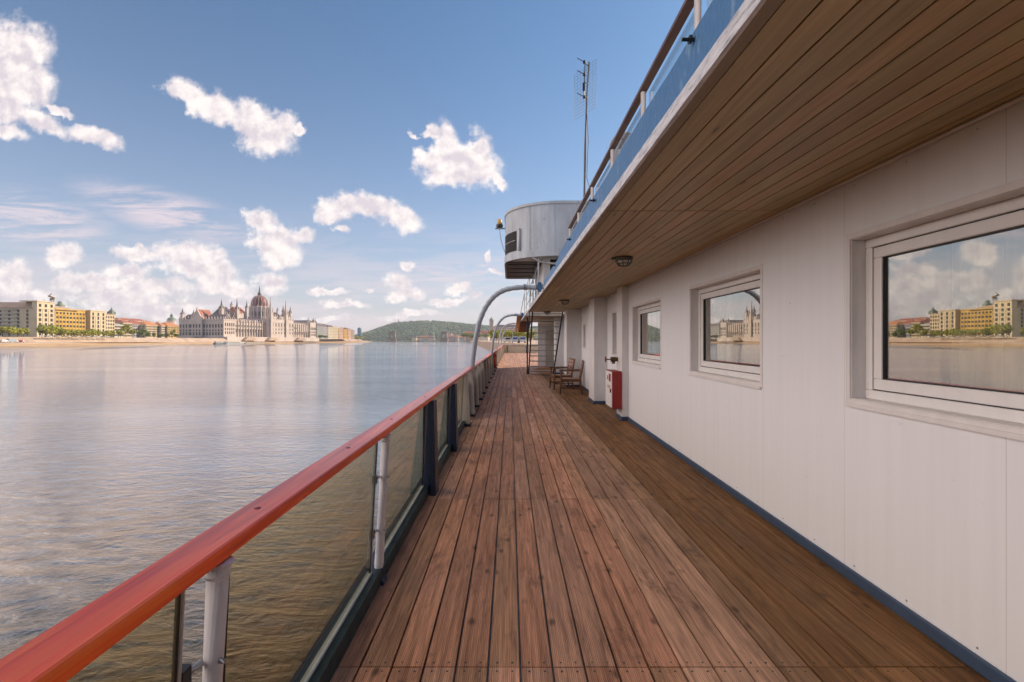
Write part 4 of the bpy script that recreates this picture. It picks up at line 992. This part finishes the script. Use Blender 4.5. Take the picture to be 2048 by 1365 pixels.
# dome
ud0, Yd0 = loc_uv(519, 40); vd0 = 40
rd = 16.4 / F * Yd0
zz = lambda y: zat(y, Yd0)
b = MB(); b.lathe([(rd * 1.02, 28), (rd * 1.02, zz(646)), (rd * .97, zz(645.5)), (rd * .97, zz(617)), (rd * 1.04, zz(616.5)), (rd * 1.04, zz(614.5)), (rd * .98, zz(613.8))], ud0, vd0, 16, 0, False); b.build('drum', M['stone'], pa)
b = MB(); pr = [(rd * .95 * math.cos(t) ** .80, zz(613.5) + (zz(591.5) - zz(613.5)) * math.sin(t)) for t in [R(a) for a in (0, 10, 20, 30, 40, 50, 60, 70, 78)]]
pr += [(rd * .16, zz(590.5)), (rd * .14, zz(588))]
b.lathe(pr, ud0, vd0, 32); dm = b.build('dome', M['dome'], pa)
b = MB()
for k in range(16):
    t = 2 * math.pi * k / 16 + .1; b.tube([(ud0 + (r_ + .25) * math.cos(t), vd0 + (r_ + .25) * math.sin(t), z) for r_, z in pr[:9]], .42, 4, 0, False)
b.build('ribs', M['stone'], dm)
b = MB(); b.lathe([(3.4, zz(591)), (3.2, zz(587)), (2.0, zz(585.5)), (1.2, zz(581)), (.35, zz(574)), (.12, zz(571))], ud0, vd0, 8); b.build('lantern', M['spire'], dm)
b = MB()
for k in range(16):
    t = 2 * math.pi * k / 16; x, y = ud0 + rd * 1.08 * math.cos(t), vd0 + rd * 1.08 * math.sin(t)
    b.box(x - .7, x + .7, y - .7, y + .7, 30, zz(617)); b.lathe([(1.0, zz(617)), (.08, zz(611))], x, y, 4)
b.build('dome_buttresses', M['stone'], pa)
wm = win_mesh(1.9, 8.0, .4)
for k in range(16):
    t = 2 * math.pi * (k + .5) / 16; x, y = ud0 + (rd * .98) * math.cos(t), vd0 + rd * .98 * math.sin(t); kid(wm, pa, (x, y, zz(633)), t + R(90))
# spires : direction, depth inland, base row, top row, half width, slender stone or dark lead
def spire(p, vv, yb_, yt, hw, mat_='spire', base='stone', shaft=.42):
    uu, Y_ = loc_uv(p, vv); zb, zt2 = zat(yb_, Y_), zat(yt, Y_); zs = zb + (zt2 - zb) * shaft
    b = MB(); b.box(uu - hw, uu + hw, vv - hw, vv + hw, min(28, zb - 6), zs)
    for sx in (-1, 1):
        for sy in (-1, 1): pinn(b, uu + sx * hw * .9, vv + sy * hw * .9, zs, (zt2 - zb) * .16, hw * .22)
    o = b.build('tower', M[base], pa); b = MB(); b.lathe([(hw * 1.12, zs), (hw * .55, zs + (zt2 - zs) * .38), (hw * .22, zs + (zt2 - zs) * .72), (.10, zt2)], uu, vv, 8, 0, False); b.build('spire', M[mat_], o)
for a in ((365, 74, 637, 616, 2.0), (387.5, 60, 636, 618.5, 1.5), (443, 22, 630, 598.5, 2.6), (463, 40, 616, 602, 1.3), (474, 20, 636, 596, 2.2), (493.5, 24, 628, 600, 1.9),
          (555, 40, 626, 614, 1.4), (566.5, 24, 632, 611.5, 2.0), (580.5, 24, 636, 612, 2.3), (616.5, 6, 648, 635.5, 1.7), (627, 4, 650, 636, 2.0)): spire(*a)
spire(541, -4.5, 672, 592, 3.2, 'stone', 'stone', .58); spire(571.5, -4.5, 668, 598, 3.0, 'stone', 'stone', .55)
b = MB(); q = loc_uv(565, 20); b.tube([(q[0], 20, 40), (q[0], 20, zat(612, q[1]))], .2, 4); b.build('flagpole', M['spire'], pa)
# windows of the parliament: end facade as parts, river arcade openings too
for (y0_, h, w_) in ((7.6, 5.2, 2.0), (13.3, 3.4, 1.8), (19.0, 6.4, 2.1)):
    m_ = win_mesh(w_, h * .82, .3)
    for i in range(15):
        vv = 3 + i * (WN - 6) / 14.0; xx = -.05 if not (v0_ - 1 < vv < v1_ + 1) else -3.25
        kid(m_, pa, (xx, vv, ZB - 5 + y0_), R(-90))
m_ = win_mesh(2.6, 8.6, .3)
for i in range(26):
    uu = uA + 5.5 + i * (LP - 24 - uA) / 32.0 * 1.0
    if upx(541, 0) - 6 < uu < upx(584, 0) + 2: continue
    kid(m_, pa, (uu - .2, 9.95, ZB + 2.4))
m_ = win_mesh(1.7, 3.4, .3)
for i in range(26):
    uu = uA + 5.5 + i * (LP - 24 - uA) / 32.0
    if upx(541, 0) - 6 < uu < upx(584, 0) + 2: continue
    kid(m_, pa, (uu - .2, 2.95, ZB + 16.0))
for (y0_, h, w_) in ((8.5, 4.0, 1.7), (14.5, 3.0, 1.6), (20.5, 5.2, 1.8)):
    m_ = win_mesh(w_, h, .3)
    for uu in (4, 8.6, 13.2, 17.8, 22.4): kid(m_, pa, (uu, -.05, ZB - 4 + y0_))
    for uu in (LP - 19, LP - 14.5, LP - 10, LP - 5.5, LP - 2): kid(m_, pa, (uu, -.05, ZB - 5 + y0_))
for z, h in ((zq - 13.2, 6.8), (zq - 20, 3.6), (zq - 26, 3.6)):
    m_ = win_mesh(1.9, h, .3)
    for i in range(9): kid(m_, pa, (uM0 + 3 + i * (uM1 - uM0 - 6) / 8, -5.02, z))
b = MB()       # stairs ramps at the water side
for (a_, c_) in ((30, 62), (90, 120), (178, 210)): b.prism([(a_, 1), (c_, 1), (c_ - 8, 6.5), (a_ + 8, 6.5)], 'y', -13, -7.05)
b.build('river_steps', M['quay'], pa)
# ---- buildings beyond the parliament
bld(634, 655, -408, 654, 7, 'greyp', 'roofgr', 'mansard', rows=6, cols=12, side=4, label='grey mansard roofed building just right of the parliament', depth=34)
q = px_on(637, -412); mt2 = thing('mansard_tower', 'steep dark roof tower on the corner of the grey mansard building', 'roof tower', (-424, q + 6, zat(655, q)))
b = MB(); hh = zat(642, q) - zat(655, q)
b.add([(-10, -9, 0), (9, -9, 0), (9, 9, 0), (-10, 9, 0), (-4, -4, hh), (3, -4, hh), (3, 4, hh), (-4, 4, hh)], [(0, 1, 5, 4), (1, 2, 6, 5), (2, 3, 7, 6), (3, 0, 4, 7), (4, 5, 6, 7), (0, 3, 2, 1)]); b.build('roof', M['roofgr'], mt2)
b = MB(); b.lathe([(1, hh), (.1, hh + 5)], -3, 0, 6); b.lathe([(1, hh), (.1, hh + 5)], 2.5, 0, 6); b.build('finials', M['spire'], mt2)
bld(656, 666, -409, 655, 5, 'white_p', 'roofgr', 'mansard', rows=7, cols=6, side=3, label='pale building, second to the right of the parliament', depth=26)
bld(666, 677, -409, 655, 4, 'creamp', 'roofpale', rows=7, cols=7, side=3, label='cream building with bright front, third right of the parliament', depth=26)
bld(678, 687, -410, 658, 4, 'pinkp', 'roofpale', rows=6, cols=6, side=3, label='pale pink building between the cream and the yellow one', depth=26)
bld(688, 695, -410, 659, 4, 'ochre', 'roofred', rows=6, cols=5, side=3, label='bright yellow riverside building, small and far', depth=26)
bld(696, 703, -411, 659, 4, 'pinkp', 'roofgr', rows=6, cols=5, side=3, label='orange pink building with dark roof next to the yellow one', depth=26)
bld(703.5, 709, -412, 661, 4, 'stonedk', 'roofgr', rows=6, cols=4, side=3, label='brown building at the end of the riverside row', depth=26)
gt = thing('glass_tower', 'small blue glass tower on the horizon left of the hill', 'tower block', (px(719, 0, 2500).x, 2500, 2))
b = MB(); b.prism([(-8, 0), (8, 0), (8, 58), (2, 66), (-8, 61)], 'y', -8, 8); b.build('wall', M['bluetower'], gt)

# ---- trees
def crown_mesh(seed, rx, rz_, n, leaf, mname, lumps=7, name='crown'):
    rr = random.Random(seed); b = MB(); cs = [(0, 0, 0, .72)]
    for k in range(lumps):
        a = rr.uniform(0, 2 * math.pi); cs.append((rr.uniform(.35, .62) * math.cos(a), rr.uniform(.35, .62) * math.sin(a), rr.uniform(-.45, .5), rr.uniform(.32, .52)))
    for i in range(n):
        cx, cy, cz, r_ = cs[rr.randrange(len(cs))]
        d = Vector((rr.gauss(0, 1), rr.gauss(0, 1), rr.gauss(0, 1))).normalized() * r_ * rr.uniform(.6, 1.08)
        p = Vector(((cx + d.x) * rx, (cy + d.y) * rx, (cz + d.z) * rz_))
        nn = (d.normalized() + Vector((rr.uniform(-.6, .6), rr.uniform(-.6, .6), rr.uniform(-.4, .8)))).normalized()
        a = nn.orthogonal().normalized(); c = nn.cross(a); s_ = leaf * rr.uniform(.6, 1.3)
        b.add([p + a * s_, p + c * s_ * .8, p - a * s_, p - c * s_ * .8], [(0, 1, 2, 3)])
    return b.build(name, M[mname], None, False, False)
def make_tree(label, loc, h, rx, mname='leaf', group=None, seed=1, n=420, leaf=.55, name='tree'):
    t = thing(name, label, 'tree', loc, 0, group); rz_ = h * .40
    c = crown_mesh(seed, rx, rz_, n, leaf, mname); COL.objects.link(c); c.parent = t; c.location = (0, 0, h - rz_)
    b = MB(); b.tube([(0, 0, -.3), (.05, 0, h * .3), (0, .05, h * .6)], [.28, .2, .1], 6)
    for a in range(4): b.tube([(0, 0, h * .3), (rx * .4 * math.cos(a * 1.6), rx * .4 * math.sin(a * 1.6), h * .6)], [.13, .05], 5)
    b.build('trunk', M['bark'], t); return t
protos = [make_tree('round bright green tree in the row along the far embankment', (-437, 418 + 0 * k, 4.6), 8.6, 5.0, 'leaf', 'trees in the row along the far embankment', 20 + k, 460, .62) for k in range(4)]
ty = [px_on(x, -437) for x in (4, 14, 24, 34, 44, 53)] + [px_on(82 + i * 6.6, -437) for i in range(25)]
rt = random.Random(5)
for i, Y in enumerate(ty):
    if i < 4: tr = protos[i]; tr.location = (-437 + rt.uniform(-2, 2), Y, 4.6)
    else: tr = dup(protos[i % 4], (-437 + rt.uniform(-2.5, 2.5), Y, 4.6), rt.uniform(0, 6))
    s_ = rt.uniform(.85, 1.15) * (1.22 if 6 <= i <= 12 else 1.0); tr.scale = (s_, s_, s_ * rt.uniform(.9, 1.1))
for i, (x, Y, h, rx, mn_, lab) in enumerate(((252, 580, 17, 7.5, 'leaf', 'tallest embankment tree, wide and bright green, left of the low houses'), (266, 600, 12, 5.5, 'leaf', 'bright green tree right beside the tallest one'), (284, 610, 12.5, 6, 'leafdk', 'dark green tree in front of the red roofed house'),
     (296, 640, 8, 4.5, 'leafdk', 'low dark tree before the long cream house'), (308, 660, 8, 2.2, 'leafdk', 'narrow dark tree before the long cream house'), (322, 690, 7, 4, 'leafdk', 'small dark tree before the white grey house'), (334, 700, 8, 4, 'leafdk', 'small bushy tree left of the yellow leaved one'),
     (344, 705, 15, 4.5, 'leaf', 'thin yellow green tree next to the parliament end'), (354, 715, 7, 4, 'leafdk', 'low bush touching the parliament end'), (714, 1330, 13, 11, 'leaf', 'round green tree at the end of the riverside row'), (722, 1450, 12, 11, 'leaf', 'farthest green tree on the left bank, before the bridge'),
     (640, 1015, 9, 7, 'leafdk', 'dark tree before the grey mansard building'), (650, 1040, 8, 7, 'leafdk', 'second dark tree before the grey mansard building'))):
    make_tree(lab, (px(x, 0, Y).x, Y, 4.6 if x < 700 else 2), h, rx, mn_, None, 60 + i, 520, .5 + .04 * rx)

# ---- vehicles on the embankment
def car(mname, label, loc, rz, group=None):
    c = thing('parked_car', label, 'car', loc, rz, group)
    b = MB(); b.prism([(-2.1, .35), (2.1, .35), (2.15, .75), (1.2, .88), (.6, 1.38), (-1.2, 1.42), (-1.9, .95), (-2.15, .85)], 'y', -.85, .85); bevel(b.build('body', M[mname], c), .08)
    b = MB(); b.prism([(1.12, .90), (.58, 1.30), (-1.15, 1.34), (-1.75, .95)], 'y', -.86, .86); b.build('windows', M['win'], c)
    for x in (-1.35, 1.35):
        for y in (-.82, .82): b = MB(); b.tube([(x, y - .1, .33), (x, y + .1, .33)], .33, 12); b.build('wheel', M['tyre'], c)
    return c
c0 = [car('carw', 'white car parked under the embankment trees', (-428, 400, 4.62), R(90), 'cars parked under the embankment trees'), car('cargr', 'grey car parked under the embankment trees', (-428, 410, 4.62), R(90), 'cars parked under the embankment trees')]
cx_ = [84, 92, 101, 109, 118, 128, 138, 147, 157, 166, 176, 186, 196, 206, 216]
for i, x in enumerate(cx_):
    X = -430; loc = (X, px_on(x, X), 4.62)
    if i < 2: c0[i].location = loc
    else: dup(c0[i % 2], loc)
vt = [('white_van', 'white van on the lower quay at far left', 8, 'carw', 2.4, 5.5), ('grey_truck', 'blue grey box truck on the lower quay at far left', 25, 'truck', 3.4, 8.0), ('flatbed_truck', 'small brown truck on the lower quay, right of the grey one', 41, 'reddark', 2.3, 5.0)]
for (nm, lab, x, mm, hgt, ln) in vt:
    X = -420; t_ = thing(nm, lab, 'truck' if 'truck' in nm else 'van', (X, px_on(x, X), -.45), R(90))
    b = MB(); b.box(-ln / 2, ln / 2 - 1.6, -1.2, 1.2, .6, hgt); bevel(b.build('box_body', M[mm], t_), .1)
    b = MB(); b.prism([(ln / 2 - 1.55, .5), (ln / 2, .5), (ln / 2, 1.3), (ln / 2 - .5, 2.1), (ln / 2 - 1.55, 2.1)], 'y', -1.1, 1.1); b.build('cab', M['carw'], t_)
    for xx in (-ln / 2 + 1, ln / 2 - 1):
        for yy in (-1.1, 1.1): b = MB(); b.tube([(xx, yy - .12, .42), (xx, yy + .12, .42)], .42, 10); b.build('wheel', M['tyre'], t_)
# moored boats
def boat(label, loc, ln, rz, wall='carw', h=4.0):
    t = thing('moored_boat', label, 'boat', loc, rz)
    b = MB(); hw = ln * .09; b.add([(-ln / 2, -hw, -.3), (ln / 2 - hw * 2, -hw, -.3), (ln / 2, 0, -.1), (ln / 2 - hw * 2, hw, -.3), (-ln / 2, hw, -.3), (-ln / 2, -hw * 1.2, h * .35), (ln / 2 - hw * 2, -hw * 1.2, h * .35), (ln / 2 + hw, 0, h * .45), (ln / 2 - hw * 2, hw * 1.2, h * .35), (-ln / 2, hw * 1.2, h * .35)],
          [(0, 1, 6, 5), (1, 2, 7, 6), (2, 3, 8, 7), (3, 4, 9, 8), (4, 0, 5, 9), (5, 6, 7, 8, 9), (0, 4, 3, 2, 1)]); b.build('hull', M[wall], t)
    b = MB(); b.box(-ln * .4, ln * .25, -hw * .9, hw * .9, h * .35, h * .8); cb = b.build('cabin', M['carw'], t)
    b = MB(); b.box(-ln * .38, ln * .22, -hw * .92, hw * .92, h * .45, h * .65); b.build('window_band', M['win'], cb); return t
boat('long white river boat moored below the parliament', (-388, px_on(468, -388), WZ), 42, R(84), 'carw', 4.2)
boat('dark river boat with pontoon left of the white one', (-390, px_on(438, -390), WZ), 18, R(86), 'cargr', 4.5)
boat('small dark boat on the open river left of the bridge tower', (px(697, 0, 1300).x, 1300, WZ), 16, R(0), 'cargr', 4)
boat('tiny boat beside the right bridge pier', (px(802, 0, 1900).x, 1900, WZ), 18, R(0), 'carw', 5)
boat('small reddish boat beside the left bridge pier', (px(777, 0, 1850).x, 1850, WZ), 18, R(0), 'carred', 5)
pt = thing('landing_pontoon', 'low dark landing pontoon at the foot of the parliament embankment', 'pontoon', (-392, px_on(505, -392), WZ), R(82)); b = MB(); b.box(-20, 20, -3, 3, -.3, 1.2); b.box(-16, -15, -2, -1, 1.2, 3.2); b.build('float', M['treads'], pt)

# ---- chain bridge
Yc = 2000
bd = thing('suspension_bridge', 'distant stone towered chain bridge low across the river before the hill', 'bridge', (px(785, 0, Yc).x, Yc, WZ))
b = MB(); zdk = zat(675.5, Yc); x0 = px(724, 0, Yc).x; x1 = px(985, 0, Yc).x
b.box(x0, x1, Yc - 6, Yc + 6, zdk - 2.6, zdk); b.build('roadway', M['bridgestone'], bd, True)
tx = [px(785, 0, Yc).x, px(888, 0, Yc).x]
for i, x in enumerate(tx):
    b = MB(); zt3 = zat(663.5, Yc); b.box(x - 13, x - 5, Yc - 9, Yc + 9, zdk + .02, zt3 - 4); b.box(x + 5, x + 13, Yc - 9, Yc + 9, zdk + .02, zt3 - 4); b.box(x - 14, x + 14, Yc - 10, Yc + 10, zt3 - 4, zt3); b.box(x - 15, x + 15, Yc - 12, Yc + 12, WZ - 1, zdk - 2.7)
    b.box(x - 5, x + 5, Yc - 5, Yc + 5, zdk + (zt3 - zdk) * .55, zt3 - 4); b.build('tower', M['bridgestone'], bd, True)
for (xa_, xb2, za, zb2) in ((x0, tx[0], zdk + 1, zt3), (tx[0], tx[1], zt3, zt3), (tx[1], x1, zt3, zdk + 1)):
    sag = 0.0 if (xa_, xb2) != (tx[0], tx[1]) else zt3 - zdk - 2; pts = []
    for k in range(13):
        f = k / 12; z = za + (zb2 - za) * f - 4 * (sag if sag else 3.0) * f * (1 - f); pts.append((xa_ + (xb2 - xa_) * f, Yc - 7, z))
    b = MB(); b.tube(pts, .9, 5); b.build('chain', M['bridgestone'], bd, True)

# ---- hills
prof_h = [(690, 676), (735, 668), (752, 660), (770, 652), (790, 646), (810, 643.5), (840, 642), (862, 641.5), (890, 643.5), (915, 646), (940, 648.5), (960, 650), (985, 653), (1010, 655), (1060, 654), (1140, 656), (1300, 660)]
def hp(x):
    for (a, ya_), (c, yc) in zip(prof_h, prof_h[1:]):
        if a <= x <= c: return ya_ + (yc - ya_) * (x - a) / (c - a)
    return 676
rh_ = random.Random(9)
b = MB(); xs = [700 + i * 5 for i in range(118)]; ys = [2350, 2450, 2580, 2720, 2860, 3000, 3120, 3240, 3400, 3700]; fr_ = [0, .16, .38, .60, .82, 1.0, .92, .72, .4, 0]
def hz_(x, j):
    H_ = max(2.0, zat(hp(x), 3000)) - 4; X = (x - CX) / F * 3000
    nz1 = math.sin(X * .013 + j) * .03 + math.sin(X * .037 + j * 2.1) * .02
    return -3.0 + (H_ + 3.0) * max(0, min(1.03, fr_[j] + (nz1 if 0 < j < 5 else 0)))
vs = [((x - CX) / F * 3000, ys[j], hz_(x, j)) for x in xs for j in range(len(ys))]; m_ = len(ys)
b.add(vs, [(i * m_ + j, (i + 1) * m_ + j, (i + 1) * m_ + j + 1, i * m_ + j + 1) for i in range(len(xs) - 1) for j in range(m_ - 1)], 0, True)
tag(b.build('hill', M['forest']), 'long wooded hill across the end of the river', None, None, 'structure')
b = MB(); ico = []
for k in range(3):
    bmx = bmesh.new(); bmesh.ops.create_icosphere(bmx, subdivisions=1, radius=1.0)
    for v_ in bmx.verts: v_.co *= rh_.uniform(.7, 1.2)
    ico.append(([v_.co.copy() for v_ in bmx.verts], [tuple(q.index for q in f.verts) for f in bmx.faces])); bmx.free()
for i in range(5200):
    x = rh_.uniform(738, 1180); j = rh_.uniform(0.2, 5.2); j0 = int(j); f = j - j0
    if x > 930 and j < 2.4 and rh_.random() < .6: continue
    z = hz_(x, j0) * (1 - f) + hz_(x, j0 + 1) * f; Y = ys[j0] * (1 - f) + ys[j0 + 1] * f; s_ = rh_.uniform(5, 11)
    vs, fs = ico[i % 3]; X = (x - CX) / F * 3000; b.add([(X + q.x * s_, Y + q.y * s_, z + q.z * s_ * .7 + 1.5) for q in vs], fs)
tag(b.build('hill_woods', M['forest']), 'dense woods covering the far hill', 'woods', None, 'stuff')
st_ = thing('hilltop_statue', 'tiny statue column on top of the wooded hill', 'monument', (px(797, 0, 3000).x, 3000, zat(646, 3000))); b = MB(); b.box(-4, 4, -4, 4, -6, 8); b.box(-1.5, 1.5, -1.5, 1.5, 8, 24); b.build('column', M['stonedk'], st_)
# near (right) bank
b = MB(); edge = [(14, -180), (14, 60), (7, 90), (-2, 160), (-15, 300), (-60, 800), (-125, 1500), (-190, 2350), (-700, 2360), (-1150, 2300), (-1150, 3900), (1480, 3900), (1480, -180)]
b.prism(edge, 'z', WZ - .5, .6); tag(b.build('near_bank', M['quay']), 'stone quay of the near bank beyond the bow', None, None, 'structure')
# ---- castle, tower, church on the right
ct = thing('castle_tower', 'brown domed castle tower above the houses, left of the arched pipes', 'tower', (px(983, 0, 1700).x, 1700, .6))
b = MB(); zb_ = zat(640, 1700) - .6; b.box(-7, 7, -7, 7, 0, zb_ - 3); b.build('shaft', M['stonedk'], ct); b = MB(); b.lathe([(8, zb_ - 3), (8, zb_), (5.5, zb_ + 4), (2, zb_ + 6), (.3, zb_ + 11)], 0, 0, 10); b.build('dome', M['copper'], ct)
ca = thing('castle_palace', 'long pale palace with dark roof right of the castle tower', 'palace', (px(988, 0, 1500).x, 1500, .6)); zb_ = zat(655, 1500) - .6
b = MB(); b.box(0, 78, 0, 20, 0, zb_); b.build('wall', M['pinkp'], ca); b = MB(); gable_roof(b, -1, 79, -1, 21, zb_, zb_ + 8, 'u', 8); b.build('roof', M['roofgr'], ca)
m_ = win_mesh(1.8, 3.0)
for r_ in range(3):
    for c in range(14): kid(m_, ca, (3 + c * 5.4, -.05, zb_ - 6 - r_ * 6))
cc_ = thing('church_spire', 'white pointed church spire among the red roofs under the hill', 'church', (px(867, 0, 2330).x, 2330, .6)); b = MB(); b.box(-4, 4, -4, 4, 0, 22); b.build('tower', M['white_p'], cc_); b = MB(); b.lathe([(4.5, 22), (.3, 42)], 0, 0, 4); b.build('spire', M['copper'], cc_)
# houses on the near bank and hillside
def house(mw, mr, ln, dp, h, rh__):
    t = thing('hillside_house', '', 'house', (0, 0, 0), 0, 'red roofed houses under the far hill')
    b = MB(); b.box(-ln / 2, ln / 2, -dp / 2, dp / 2, -8, h); b.build('wall', M[mw], t); b = MB(); gable_roof(b, -ln / 2 - .5, ln / 2 + .5, -dp / 2 - .5, dp / 2 + .5, h, h + rh__, 'u', 3); b.build('roof', M[mr], t)
    mm = win_mesh(1.6, 2.0)
    for c in range(5): kid(mm, t, (-ln / 2 + (c + .5) * ln / 5, -dp / 2 - .05, h * .55))
    return t
kinds = [house('pinkp', 'roofred', 26, 14, 11, 7), house('white_p', 'roofred', 20, 13, 13, 6), house('creamp', 'roofgr', 24, 14, 12, 6), house('white_p', 'rooforg', 30, 14, 9, 6)]
hl = ['pink walled house with red roof low on the far hillside', 'white walled house with red roof low on the far hillside', 'cream house with dark grey roof low on the far hillside', 'wide white house with orange roof low on the far hillside']
for k_, l_ in zip(kinds, hl): k_['label'] = l_
rr = random.Random(17); used = set()
for i in range(70):
    if i < 16: x = rr.uniform(828, 868); Y = 2330 + rr.uniform(0, 50); z = .6 + rr.uniform(0, 8)
    elif i < 40: x = rr.uniform(890, 1000); Y = rr.uniform(2200, 2420); z = .6 + max(0, (Y - 2200) * .12)
    else: x = rr.uniform(935, 1060); Y = rr.uniform(1150, 1800); z = .6 + (Y - 1100) * .028
    X = (x - CX) / F * Y; k_ = i % 4
    if k_ not in used: o = kinds[k_]; used.add(k_); o.location = (X, Y, z); o.rotation_euler[2] = rr.uniform(-.4, .4)
    else: dup(kinds[k_], (X, Y, z), rr.uniform(-.4, .4))
# riverside trees and parked vans on the quay ahead
pr2 = [make_tree('bright green tree in the row on the near quay beyond the bow', (0, 0, .6), 8.5, 5.0, 'leaf', 'trees in the row on the near quay', 90 + k, 420, .7) for k in range(3)]
for i in range(14):
    x = 986 + i * 5.6 + rr.uniform(-1, 1); Y = 330 + rr.uniform(-15, 25); o = pr2[i] if i < 3 else dup(pr2[i % 3], (0, 0, 0), rr.uniform(0, 6)); o.location = (px(x, 0, Y).x, Y, .6)
pr3 = [make_tree('dark tree between the houses of the near bank', (0, 0, .6), 14, 9.0, 'leafdk', 'dark trees between the houses', 95 + k, 420, 1.3) for k in range(2)]
for i in range(30):
    x = 925 + i * 4.6 + rr.uniform(-2, 2); Y = rr.uniform(900, 1700); o = pr3[i] if i < 2 else dup(pr3[i % 2], (0, 0, 0), rr.uniform(0, 6)); o.location = (px(x, 0, Y).x, Y, .6 + (Y - 900) * .02)
for i, (x, mm, lab) in enumerate(((1030, 'carw', 'white van with blue windows parked ahead of the bow, left one'), (1044, 'carbl', 'blue and white van parked ahead of the bow, next to the steel stairs'), (1014, 'carw', 'white car parked farther along the near quay'))):
    Y = 150 + 20 * (i == 2); t_ = thing('quay_van', lab, 'van', (px(x, 0, Y).x, Y, .62), R(90 + 4 * i))
    b = MB(); b.prism([(-2.4, .4), (2.4, .4), (2.4, 1.1), (1.5, 1.9), (-2.4, 2.0)], 'y', -.95, .95); bevel(b.build('body', M['carw'], t_), .1)
    b = MB(); b.box(-2.44, -2.40, -.8, .8, 1.15, 1.8); b.box(-2.2, 1.4, -.97, .97, 1.2, 1.75); b.build('windows', M['carbl' if i < 2 else 'win'], t_)
    for xx in (-1.5, 1.5):
        for yy in (-.9, .9): b = MB(); b.tube([(xx, yy - .1, .36), (xx, yy + .1, .36)], .36, 10); b.build('wheel', M['tyre'], t_)
# restaurant awning line on the quay
aw = thing('quay_awning', 'long pale yellow awning roof on the quay ahead, under the gangway', 'awning', (px(1034, 0, 130).x, 130, .6)); b = MB(); b.box(-1.5, 16, -2, 2, 3.2, 3.45); b.build('canopy', M['creamp'], aw)
for x in (-1.2, 5, 12): b = MB(); b.box(x, x + .12, -1.8, -1.68, 0, 3.2); b.build('post', M['postw'], aw)

# ---- haze
b = MB(); b.box(-2600, 1600, -200, 4500, -6, 190); 
def haze():
    v_ = N.new('ShaderNodeVolumePrincipled'); v_.inputs['Color'].default_value = (.80, .88, 1.0, 1); v_.inputs['Density'].default_value = HAZE; v_.inputs['Anisotropy'].default_value = .2; return v_.outputs[0]
HAZE = .00009
m = bpy.data.materials.new('haze'); m.use_nodes = True; nt = m.node_tree; N = nt.nodes; L = nt.links; N.clear(); oo = N.new('ShaderNodeOutputMaterial'); L.new(haze(), oo.inputs['Volume'])
tag(b.build('haze', m), 'thin blue air over the river', 'haze', None, 'stuff')
